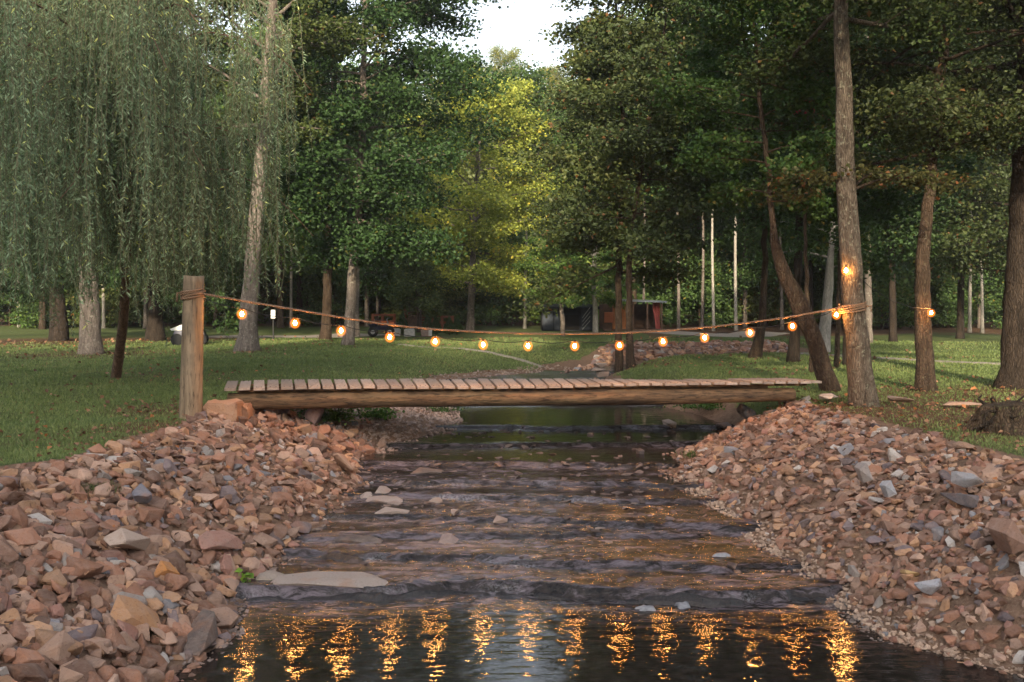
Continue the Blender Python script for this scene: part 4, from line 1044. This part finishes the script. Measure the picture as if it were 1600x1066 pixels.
for row, (Y0, n, sc) in enumerate([(61, 13, .95), (67, 14, 1.05), (74, 14, 1.1)]):
    for i in range(n):
        px = -60+(i+.5*(row % 2)+rng.uniform(-.25, .25))*1720/n; Y = Y0+rng.uniform(-2, 2); x = (px-800)/F*Y
        if row == 0 and 820 < px < 1060: Y += 6
        if 690 < px < 860 and row < 2: continue
        s = sc*rng.uniform(.85, 1.1)
        if 640 < px < 920: s *= .55
        lf = lmix[kk % 5]; tint = np.array((1.6, 1.6, 1.35))*rng.uniform(.85, 1.3)
        if 600 < px < 900: lf, tint = ('yellow', np.array((1.9, 1.95, 1.2))*rng.uniform(.85, 1.25))
        dist_ = ['front', 'second', 'third'][row]
        inst('woodland_tree', 'tall', kk, x, Y, s, ['dark', 'brown', 'pale'][kk % 3], lf, tuple(tint), f"tall {['dark stemmed', 'brown stemmed', 'pale stemmed'][kk % 3]} tree in the {dist_} row {rowlab(px, 0)}", 'tall leafy trees of the wood edge'); kk += 1
for px, Y, lab in [(1395,44,'dark leafy tree filling the gap right of the lit trunk'),(1500,47,'dark leafy tree behind the scarred brown trunk'),(1600,43,'dark leafy tree behind the broad black trunk')]:
    inst('background_tree', 'tall', px, (px-800)/F*Y, Y, .95, 'dark', 'maple' if px % 2 else 'mixed', (.8, .85, .75), lab, 'dark leafy trees behind the right bank')
for i in range(34):
    px = -40+i*51+rng.uniform(-15, 15); Y = rng.uniform(58, 72); x = (px-800)/F*Y
    if 560 < px < 1050: Y = rng.uniform(64, 74); x = (px-800)/F*Y
    lf = lmix[(i*3) % 5]; t = np.array((1.6, 1.55, 1.3))*rng.uniform(.85, 1.4)
    inst('understory_shrub', 'bush', i, x, Y, rng.uniform(.8, 1.3), 'brown', lf, tuple(t), f"low leafy shrub under the trees {rowlab(px, 0)}", 'low shrubs under the wood edge', cat='shrub')
# --- wooded hillside: one far mass
rs = np.random.default_rng(91)
VV, QQ, AA, nq = [], [], [], 0
CC = []
for i in range(300):
    Y = 84+rs.random()**1.2*95; px = rs.uniform(-80, 1680); x = (px-800)/F*Y
    g0 = float(terrain(x, Y)); hgt = rs.uniform(9, 14)
    if 560 < px < 960: hgt *= 1.12
    nl = int(4200*(90/Y))
    th = rs.uniform(0, 6.28, nl); ph = rs.uniform(-.35, 1, nl); rad = hgt*.36
    nc = 42; c0 = rs.normal(0, 1, (nc, 3)); c0 /= np.linalg.norm(c0, axis=1)[:, None]; c0[:, 2] = np.abs(c0[:, 2])*1.3-.35
    c0 *= rs.uniform(.7, 1.05, nc)[:, None]*rad
    ci = rs.integers(0, nc, nl); off = rs.normal(0, 1, (nl, 3)); off /= np.linalg.norm(off, axis=1)[:, None]; off *= (rs.random(nl)**.4)[:, None]*rad*.3
    Pp = c0[ci]*np.array([1, 1, 1.25])+off+np.array([x, Y, g0+hgt*.52])
    V, Q = leaf_cards(Pp, .38*(Y/90)*rs.uniform(.7, 1.3, nl), .3, .8, .5, rs)
    hue = rs.random(); yel = np.exp(-((px-800)/230)**2)
    a = np.clip(rs.normal(.25+.3*yel+.25*(hue-.5), .13, nl), 0, .97); VV.append(V); QQ.append(Q+nq); nq += len(V); AA.append(np.repeat(a, 4))
    c = W(0, 0, 1)
HILLL = leaf_mat('hillside_leaf', (.055, .080, .030), (.12, .15, .05), (.24, .24, .075), (.38, .30, .08), .06, .35)
link('hillside_woods', npmesh('hillside_woods', np.vstack(VV), np.vstack(QQ), False, {'v': np.concatenate(AA)}), HILLL, kind='stuff', label='wooded hillside rising behind the clearing', cat='woods')
# yellow crowns that top the hill in the gap
def hilltree(px, py, Y, s, leaf, tint, lab):
    x = (px-800)/F*Y; top = zc(py, Y); inst('autumn_tree', 'tall', px, x, Y, s, 'pale', leaf, tint, lab, None, z=top-17*s)
hilltree(860, 92, 120, .75, 'yellow', (1.7, 1.5, .9), 'bright yellow autumn tree topping the hill below the sky gap')
hilltree(735, 100, 118, .7, 'yellow', (1.2, 1.3, .9), 'yellow green tree at the left side of the sky gap')
hilltree(790, 104, 122, .75, 'yellow', (1.5, 1.4, .9), 'smaller yellow tree at the lowest point of the sky gap')
hilltree(888, 135, 105, .55, 'mixed', (3.2, 3.2, 3.4), 'pale grey green tree just below the bright yellow one')
hilltree(925, 60, 118, .8, 'mixed', (1.2, 1.3, 1.0), 'grey green tree at the right side of the sky gap')
hilltree(800, 215, 88, .7, 'yellow', (1.0, 1.05, .8), 'yellow green tree on the lower slope in the centre')

# ------------------------------------------------------------------ buildings and yard things
lap('buildings and yard things')
def box_obj(name, c, d, mat, parent, rot=None):
    g = Geo(); g.box(c, d, rot); return link(name, g.mesh(name), mat, parent)
DKB = simple('dark_blue_board', (.018, .021, .028), .8, .2, 3, .03, (1, 1, 1)); DKB2 = simple('slate_blue_board', (.040, .048, .062), .8, .15, 3, .03, (1, 1, 1))
RUST = simple('red_stained_wood', (.20, .065, .03), .7, .3, 6); BRN = simple('brown_wood', (.09, .05, .03), .7, .3, 6); ORW = simple('orange_board', (.30, .11, .035), .7, .3, 5)
METAL = simple('roof_metal', (.22, .24, .27), .4, .15, 6, .1, metal=.4); GREY = simple('grey_rail', (.3, .3, .3), .5); CURT = simple('red_curtain', (.25, .055, .045), .9, .2, 6, .3, (9, 9, .4))
NEAR_BLACK = simple('near_black', (.01, .009, .008), .9)
Y = 57.; gz = float(terrain(3, Y)); sx = lambda p: (p-800)/F*Y
s = empty('shed', (sx(890), Y, gz), label='low dark blue shed with lighter slate doors behind small trees', cat='shed')
ox = sx(890)
hgt = zc(478, Y)-gz
box_obj('wall', (0, 1.2, hgt/2-.1), (sx(935)-sx(848), 2.4, hgt-.1), DKB, s)
for a, b in ((849, 864), (866, 880)): box_obj('door', (sx((a+b)/2)-ox, -.04, hgt/2-.12), (sx(b)-sx(a), .07, hgt-.35), DKB2, s)
box_obj('side_wall', (sx(920)-ox, -.03, hgt/2+.0), (sx(932)-sx(908), .05, hgt-.15), DKB2, s)
box_obj('shade_panel', (sx(894)-ox, -.05, hgt/2-.22), (sx(906)-sx(884), .03, hgt-.6), NEAR_BLACK, s)  # flat near-black panel on the wall paints the shade of an open interior
box_obj('roof', (0, 1.1, hgt-.05), (sx(938)-sx(845), 2.9, .14), DKB, s, (.06, 0, 0))
g = Geo()
for k in range(4): g.tube([(sx(909)-ox, -.5, .1+k*.22), (sx(921)-ox, -.5, .6+k*.25)], .02, 5)
link('ramp_railing', g.mesh('ramp_railing'), GREY, s)
ox = sx(988); hgt = zc(470, Y)-gz
s = empty('cabin', (ox, Y, gz), label='open fronted cabin with flat metal porch roof and red curtain', cat='cabin')
box_obj('back_wall', (0, 2.6, hgt/2-.1), (sx(1033)-sx(942), .12, hgt-.2), BRN, s)
box_obj('front_wall', (sx(971)-ox, 0, hgt*.42), (sx(986)-sx(958), .12, hgt*.84), ORW, s)
box_obj('red_wall', (sx(950)-ox, .1, hgt*.42), (sx(958)-sx(942), .12, hgt*.84), BRN, s)
box_obj('awning', (sx(951)-ox, -.15, hgt*.45), (sx(959)-sx(945), .05, .6), simple('orange_awning', (.48, .16, .08), .8, .2, 3, .2, (20, 20, 1)), s, (.25, 0, 0))
box_obj('porch_roof', (sx(1004)-ox, 1.1, hgt), (sx(1034)-sx(962), 3.4, .09), METAL, s, (.02, .03, 0))
for p in (988, 1010, 1032): box_obj('post', (sx(p)-ox, -.4, hgt/2-.05), (.1, .1, hgt-.1), BRN, s)
g = Geo(); n = 14
V = np.array([[sx(1025)-ox+(k/(n-1)-.5)*.42*(1 if z > .5 else .65)+.12*(1-z), .02*math.sin(k*1.9), z*(hgt-.15)+.05] for z in (0, .35, .7, 1) for k in range(n)])
i = (np.arange(3)[:, None]*n+np.arange(n-1)[None]).ravel(); g.add(V, q=np.stack([i, i+1, i+n+1, i+n], 1)); g.add(V+np.array([0, .03, 0]), q=np.stack([i+n, i+n+1, i+1, i], 1))
link('curtain', g.mesh('curtain', True), CURT, s)
box_obj('floor', (sx(1000)-ox, 1.1, .06), (sx(1034)-sx(950), 3.2, .12), BRN, s)
# slatted firewood shelter
Y = 58.; gz = float(terrain(-6, Y)); ox = sx(650)
s = empty('firewood_shelter', (ox, Y, gz), label='open slatted red wood shelter in the centre distance', cat='shelter')
h2 = zc(475, Y)-gz
for p in (633, 653, 667): box_obj('corner_post', (sx(p)-ox, 0, h2/2), (.14, .14, h2), RUST, s); 
for p in (635, 665): box_obj('corner_post', (sx(p)-ox, 1.6, h2/2), (.12, .12, h2), RUST, s)
for (a, b) in ((655, 666),):
    g = Geo()
    for k in range(12): g.box((sx((a+b)/2)-ox, -.03, .25+k*.155), (sx(b)-sx(a)+.1, .04, .08))
    link('slat_panel', g.mesh('slat_panel'), RUST, s)
g = Geo()
for k in range(12): g.box((sx(644)-ox, 1.55, .25+k*.155), (sx(654)-sx(634), .04, .09))
link('slat_panel', g.mesh('slat_panel'), BRN, s)
box_obj('roof', (0, .8, h2+.05), (sx(669)-sx(630), 2.2, .08), NEAR_BLACK, s, (.1, 0, 0))
g = Geo()
for k in range(46):
    a_ = (k*.618) % 1; g.tube([(sx(635)-ox+a_*.75, .2, .12+(k//8)*.13), (sx(635)-ox+a_*.75, 1.2, .12+(k//8)*.13)], .065, 7)
link('firewood_pile', g.mesh('firewood_pile'), simple('split_log', (.30, .19, .13), .8, .4, 9), loc=(ox, Y, gz), label='split firewood stacked inside the slatted shelter', cat='firewood')
def rail(pxa, pxb, posts, ytop, lab):
    ox = sx((pxa+pxb)/2); s = empty('rail_fence', (ox, Y-.6, gz), label=lab, cat='fence', group='red stained rail fences beside the shelter'); ht = zc(ytop, Y)-gz
    for p in posts: box_obj('post', (sx(p)-ox, 0, ht/2), (.16, .16, ht+.05), RUST, s)
    for f in (.95, .55): box_obj('rail', (0, .1, ht*f), (sx(pxb)-sx(pxa), .05, .12), RUST, s)
rail(584, 620, (585, 600, 618), 491, 'red stained rail fence left of the slatted shelter'); rail(668, 710, (678, 692, 708), 494, 'red stained rail fence right of the slatted shelter')
# quad bike
Y = 50.; x0 = sx(596); gz = float(terrain(x0, Y))
qb = empty('quad_bike', (x0, Y, gz), .1, label='small quad bike with orange tank and dark body parked on the far lawn', cat='quad bike')
QD = simple('dark_blue_plastic', (.02, .022, .05), .4); QO = simple('orange_plastic', (.55, .13, .03), .4); TY_ = simple('tyre_rubber', (.015, .015, .015), .8)
for a in (-.42, .42):
    for b in (-.3, .3):
        g = Geo(); g.tube([(a, b-.09, .24), (a, b-.05, .24), (a, b+.05, .24), (a, b+.09, .24)], [.18, .25, .25, .18], 14); w = link('wheel', g.mesh('wheel', True), TY_, qb)
        g = Geo(); g.tube([(a, b-.1, .24), (a, b+.1, .24)], .11, 10); link('rim', g.mesh('rim'), GREY, w)
g = Geo(); g.box((-.1, 0, .45), (.95, .36, .22)); g.box((-.42, 0, .6), (.45, .62, .07)); g.box((.45, 0, .58), (.4, .62, .07)); link('body', g.mesh('body'), QD, qb)
g = Geo(); g.box((.12, 0, .68), (.36, .26, .2), taper=.7); g.box((.5, 0, .66), (.28, .3, .12), taper=.8); link('tank', g.mesh('tank'), QO, qb)
g = Geo(); g.box((-.24, 0, .68), (.45, .26, .1), taper=.85); link('seat', g.mesh('seat'), QD, qb)
g = Geo(); g.tube([(.3, -.32, .9), (.26, 0, .86), (.3, .32, .9)], .02, 6); g.tube([(.36, 0, .6), (.26, 0, .86)], .025, 6); link('handlebar', g.mesh('handlebar'), GREY, qb)
# stone blocks and small evergreens
for k, (px, py, w, lab) in enumerate([(619,521,13,'white stone block beside the quad bike'),(640,521,16,'pale block between the first two round shrubs'),(664,520,12,'brown grey block before the slatted shelter'),(671,520,8,'small pale block beside the brown grey block')]):
    Yb = 51.; x = (px-800)/F*Yb; z = float(terrain(x, Yb)); wd = w/F*Yb
    bmx = bmesh.new(); bmesh.ops.create_cube(bmx, size=1); bmesh.ops.bevel(bmx, geom=list(bmx.edges), offset=.1, segments=2, affect='EDGES')
    for vv_ in bmx.verts: vv_.co += Vector((random.uniform(-.03, .03),)*3); vv_.co = Vector((vv_.co.x*wd, vv_.co.y*wd*.7, vv_.co.z*.42+.18))
    link('stone_block', bm_mesh('stone_block', bmx), simple('block_stone', (.5, .47, .44) if k != 2 else (.25, .18, .15), .85), loc=(x, Yb, z), label=lab, cat='stone block', group='stone blocks on the far lawn')
for k, (px, h, lab) in enumerate([(629,1.15,'dark round evergreen between the quad bike and shelter'),(668,1.0,'small evergreen before the shelter right post'),(681,.9,'dark potted evergreen by the left end of the right rail fence'),(702,.9,'pointed evergreen near the middle of the right rail fence'),(714,.85,'rightmost pointed evergreen past the red rail fence')]):
    Yb = 52.; x = (px-800)/F*Yb; z = float(terrain(x, Yb)); rs = np.random.default_rng(k+5); n = 1800
    u = rs.random(n); a = rs.uniform(0, 6.28, n); rr_ = (1-u)**.8*.42*rs.uniform(.6, 1.05, n)*np.minimum(1, (u+.05)*6)
    P_ = np.stack([rr_*np.cos(a), rr_*np.sin(a), .08+u*h], 1); V, Q = leaf_cards(P_, .07*rs.uniform(.7, 1.3, n), .2, .5, .4, rs)
    r = empty('evergreen_shrub', (x, Yb, z), label=lab, cat='shrub', group='small clipped evergreens on the far lawn')
    o = link('crown', npmesh('crown', V, Q, False, {'v': np.repeat(rs.random(n)*.9, 4)}), LF['maple'], r); o.color = (.75, .85, .6, 1)
    g = Geo(); g.tube([(0, 0, -.05), (0, 0, h*.8)], [.03, .01], 6); link('trunk', g.mesh('trunk'), BK['brown'], r)
# notice sign
Y = 44.; p = W(427, 524, Y); gz = float(terrain(p.x, Y)); s = empty('notice_sign', (p.x, Y, gz), label='small white notice sign on a black post by the gravel drive', cat='sign')
box_obj('pole', (0, 0, .6), (.05, .05, 1.25), BLACK, s)
WHT = simple('white_paint', (.72, .72, .70), .5, .08); zt_ = zc(491, Y)-gz
box_obj('board', (0, -.04, zt_), (.19, .02, .38), WHT, s); box_obj('notice_stripe', (0, -.053, zt_+.02), (.13, .006, .035), GREY, s)
# white hull behind the post
Y = 40.; x0 = (268-800)/F*Y; gz = float(terrain(x0, Y)); s = empty('golf_cart', (x0+.74, Y, gz), .2, label='dark low vehicle with a white nose, mostly hidden behind the wooden post', cat='vehicle')
g = Geo(); g.box((0, 0, .42), (1.3, .9, .36), taper=.85); link('body', g.mesh('body'), QD, s)
g = Geo()
Vh = np.array([[-.72, -.38, .66], [-.72, .38, .66], [-.2, -.45, .86], [-.2, .45, .86], [.5, -.45, .88], [.5, .45, .88], [-.66, -.36, .6], [-.66, .36, .6], [.5, -.43, .62], [.5, .43, .62]])
g.add(Vh, q=[[0, 2, 3, 1], [2, 4, 5, 3], [6, 7, 9, 8], [4, 8, 9, 5], [0, 1, 7, 6]], t=[[0, 6, 2], [2, 6, 8], [2, 8, 4], [1, 3, 7], [3, 9, 7], [3, 5, 9]]); link('hood', g.mesh('hood'), WHT, s)
for a in (-.45, .45):
    for b in (-.42, .42):
        g = Geo(); g.tube([(a, b-.07, .24), (a, b+.07, .24)], .24, 14); link('wheel', g.mesh('wheel'), TY_, s)
# rotten root stump
rs = np.random.default_rng(8)
xS, yS, zS = zline(1575, 680)
s = empty('rotten_stump', (xS+.1, yS+.25, zS), label='dark rotten stump with tangled roots at the right edge', cat='stump')
g = Geo()
for k in range(46):
    a = rs.uniform(0, 6.28); r0 = rs.uniform(.05, .32); st = np.array([r0*math.cos(a), r0*math.sin(a)*.7, rs.uniform(.02, .30)])
    d = np.array([math.cos(a), math.sin(a)*.8, rs.normal(-.35, .3)]); pts = [st]
    for j in range(5): d = d+rs.normal(0, .45, 3); d /= np.linalg.norm(d); pts.append(pts[-1]+d*rs.uniform(.05, .1))
    pts = np.array(pts); pts[:, 2] = np.maximum(pts[:, 2], -.03); g.tube(pts, np.linspace(rs.uniform(.02, .05), .006, 6), 6, True, .2, k)
link('roots', g.mesh('roots', True), BK['dark'], s)
g = Geo(); g.tube([(0, 0, -.1), (0, 0, .1), (.02, 0, .25), (.0, 0, .38)], [.46, .38, .32, .24], 18, True, .25, 3); link('bole', g.mesh('bole'), bark_mat('rotten_wood', (.02, .015, .01), (.11, .075, .05), 8, (.10, .10, .04)), s)
# stacked stones at the bend corner
for k, (px, py, w, h, lab) in enumerate([(938,570,24,8,'flat stone topping the small stack at the creek bend'),(935,577,28,9,'middle stone of the small stack at the creek bend'),(942,584,24,8,'lowest stone of the small stack at the creek bend')]):
    p = W(px, py, 27.4); o = link('stone', PROT[2+k], loc=p, label=lab, cat='stone', group='stacked stones at the creek bend'); o.scale = (w/2/F*27.4, .3, h/F*27.4); o.color = (.26, .21, .18, 1)

# gravel drive sheets following the ground
GRV = simple('gravel_drive_mat', (.27, .23, .195), .9, .25, 12)
def sheet(name, pts, wd, n=40):
    P = np.array(pts, float); d = np.r_[0, np.cumsum(np.linalg.norm(np.diff(P, axis=0), axis=1))]; s = np.linspace(0, d[-1], n)
    Q = np.stack([np.interp(s, d, P[:, k]) for k in range(2)], 1); T = np.gradient(Q, axis=0); T /= np.linalg.norm(T, axis=1)[:, None]; Nn = np.stack([-T[:, 1], T[:, 0]], 1)
    rows = []
    for j in np.linspace(-.5, .5, 9):
        wob = wd*(1+.12*fbm(s*.4, s*0+j, 4)); X = Q+Nn*(wob*j)[:, None]; rows.append(np.stack([X[:, 0], X[:, 1], terrain(X[:, 0], X[:, 1])+.035+(0 if abs(j) < .49 else -.04)], 1))
    V = np.concatenate(rows); i = (np.arange(8)[:, None]*n+np.arange(n-1)[None]).ravel()
    link(name, npmesh(name, V, np.stack([i, i+1, i+n+1, i+n], 1), True), GRV, kind='structure')
sheet('gravel_drive', [(-14.5, 50), (-12, 49), (-9.5, 50), (-8, 53)], 3.5)
sheet('gravel_path', [(7.5, 56), (10, 52.5), (12, 51), (14, 55)], 3)
sheet('footpath', [(9.5, 33), (13, 27.5), (15, 26.5), (20, 26)], .5)
sheet('bank_path', [(-4.4, 39), (-1.5, 35.5), (0.2, 33.2), (1.0, 31.8)], .25, 30)

# small plants
def tuft(name, label, px, py, n, h, wd, tint, cat='plant', lw=.012, mat='bright', sp=.12, leafy=False):
    x, y, z = zline(px, py); rs = np.random.default_rng(int(px)); r = empty(name, (x, y, z), label=label, cat=cat)
    if leafy:
        P_ = np.stack([rs.normal(0, sp, n), rs.normal(0, sp*.7, n), np.abs(rs.normal(0, h*.5, n))+.03], 1); V, Q = leaf_cards(P_, wd*rs.uniform(.6, 1.3, n), .6, .7, .4, rs)
        g = Geo(); 
        for k in range(10): g.tube([(0, 0, -.03), (rs.normal(0, sp*.5), rs.normal(0, sp*.5), h*.6)], [.004, .002], 4)
        link('stems', g.mesh('stems'), TWIG, r); nm = 'leaves'
        o = link(nm, npmesh(nm, V, Q, False, {'v': np.repeat(rs.random(n)*.9, 4)}), LF[mat], r)
    else:
        V, Q = [], []
        for k in range(n):
            a = rs.uniform(0, 6.28); b0 = np.array([*rs.normal(0, sp, 2), -.02]); d = np.array([math.cos(a), math.sin(a)])*rs.uniform(.2, 1)*h; pts = [b0+np.array([d[0]*t*t, d[1]*t*t, h*rs.uniform(.8, 1)*(t-.25*t*t)]) for t in (0, .4, .75, 1)]
            sd = np.array([-math.sin(a), math.cos(a), 0])*lw
            for j, p in enumerate(pts): V += [p-sd*(1-j/3.2), p+sd*(1-j/3.2)]
            m0 = len(V)-8; Q += [[m0+2*j, m0+2*j+1, m0+2*j+3, m0+2*j+2] for j in range(3)]
        o = link('blades', npmesh('blades', np.array(V), np.array(Q), False, {'v': np.repeat(rs.random(n)*.9, 8)}), LF[mat], r)
    o.color = (*tint, 1)
tuft('weed_plant', 'leafy green weeds growing under the left end of the bridge', 505, 660, 1500, .22, .055, (1.1, 1.2, 1), leafy=True, sp=.32)
tuft('weed_plant', 'small bright broadleaf weeds on the gravel bar below the bridge', 588, 655, 420, .2, .07, (1.5, 1.7, 1.1), leafy=True, sp=.16)
tuft('weed_plant', 'low weeds on the gravel bar right of the bright broadleaf ones', 690, 645, 300, .12, .05, (.9, 1, .8), leafy=True, sp=.2)
tuft('weed_plant', 'single bright green leafy sprout at the edge of the lit pool', 383, 915, 16, .12, .075, (2.6, 2.6, 1.2), leafy=True, sp=.04)
tuft('grass_tuft', 'long trailing grass blades beside the lit pool', 425, 920, 60, .16, .1, (1.7, 1.6, 1.2), lw=.004, sp=.10)
tuft('grass_tuft', 'dry grass tuft rooted among the rocks at the top of the left bank', 148, 765, 260, .12, .1, (1.4, 1.1, 1.1), lw=.003, sp=.10)
tuft('grass_tuft', 'green grass tuft beside the stream in front of the right bank tip', 1085, 712, 120, .14, .1, (.9, 1.1, .8), lw=.004, sp=.10)
tuft('weed_plant', 'dark weeds overhanging the water beneath the right of the bridge', 1110, 640, 900, .16, .06, (.7, .85, .6), leafy=True, sp=.38)
# red leaved dogwood branch near the lit tree
tree('dogwood_tree', 'small slender tree with a spray of crimson leaves left of the lit trunk', 24, [(1268,590,8),(1262,480,7),(1258,350,5),(1262,200,4)],
     dict(z0=zc(185,24), z1=zc(150,24), rad=.6, nb=4, nleaf=160, lsize=.12, up=.05, spread=.16, vert=.3), 'brown', 'mixed', (4.2, .35, 1.6), GT, 77)

# look-alikes: tell them apart by their order from the left
_by = {}
for o in S.objects:
    if o.parent is None and 'label' in o: _by.setdefault(o['label'], []).append(o)
_od = ['leftmost', 'second from left', 'third from left', 'fourth from left', 'fifth from left', 'sixth from left', 'seventh from left', 'eighth from left', 'ninth from left', 'tenth from left']
for l_, os_ in _by.items():
    if len(os_) > 1:
        os_.sort(key=lambda o: o.location.x/o.location.y)
        for n_, o in enumerate(os_): o['label'] = (_od[n_]+' of the: ' if False else _od[min(n_, 9)]+' ')+l_
# ------------------------------------------------------------------ light, sky, camera
lap('light, sky, camera')
g = Geo(); g.box((0, 80, 31), (640, 720, 104)); m = M('haze_air'); pv = m.N('VolumePrincipled', Density=HAZE); pv.inputs['Color'].default_value = (.92, .95, 1, 1); pv.inputs['Anisotropy'].default_value = .2
m.link(pv.outputs[0], m.out.inputs['Volume']); link('haze', g.mesh('haze'), m.m, kind='stuff', label='faint evening haze between the trees', cat='haze')
w = bpy.data.worlds.new('World'); S.world = w; w.use_nodes = True; nt = w.node_tree; nt.nodes.clear()
sky = nt.nodes.new('ShaderNodeTexSky'); sky.sky_type = 'NISHITA'; sky.sun_disc = False
SUN_EL, SUN_AZ = math.radians(19.5), math.radians(184)   # low, behind the camera and to the left
sky.sun_elevation = SUN_EL; sky.sun_rotation = SUN_AZ; sky.air_density = 1.2; sky.dust_density = 3.0; sky.ozone_density = 1.0
hs = nt.nodes.new('ShaderNodeHueSaturation'); hs.inputs['Saturation'].default_value = .46
bg = nt.nodes.new('ShaderNodeBackground'); bg.inputs[1].default_value = .15
out = nt.nodes.new('ShaderNodeOutputWorld'); nt.links.new(sky.outputs[0], hs.inputs['Color']); nt.links.new(hs.outputs[0], bg.inputs[0]); nt.links.new(bg.outputs[0], out.inputs[0])
ld = bpy.data.lights.new('sun', 'SUN'); ld.energy = 3.4; ld.angle = math.radians(2); ld.color = (1, .84, .60)
so = bpy.data.objects.new('sun', ld); COL.objects.link(so)
dvec = Vector((math.sin(SUN_AZ)*math.cos(SUN_EL), math.cos(SUN_AZ)*math.cos(SUN_EL), math.sin(SUN_EL)))
so.rotation_euler = dvec.to_track_quat('Z', 'Y').to_euler()

cd = bpy.data.cameras.new('camera'); cam = bpy.data.objects.new('camera', cd); COL.objects.link(cam); S.camera = cam
cam.location = (0, 0, HC); cam.rotation_euler = (math.pi/2, 0, 0)
cd.sensor_width = 36; cd.lens = F/1600*36; cd.shift_y = -(533-HY)/1600; cd.clip_start = .1; cd.clip_end = 2000
S.view_settings.view_transform = 'Standard'; S.view_settings.look = 'None'; S.view_settings.gamma = 1; S.view_settings.exposure = 1.52
S.cycles.use_denoising = True
S.cycles.max_bounces = 6; S.cycles.diffuse_bounces = 3; S.cycles.glossy_bounces = 3; S.cycles.transparent_max_bounces = 12
S.cycles.sample_clamp_indirect = 0
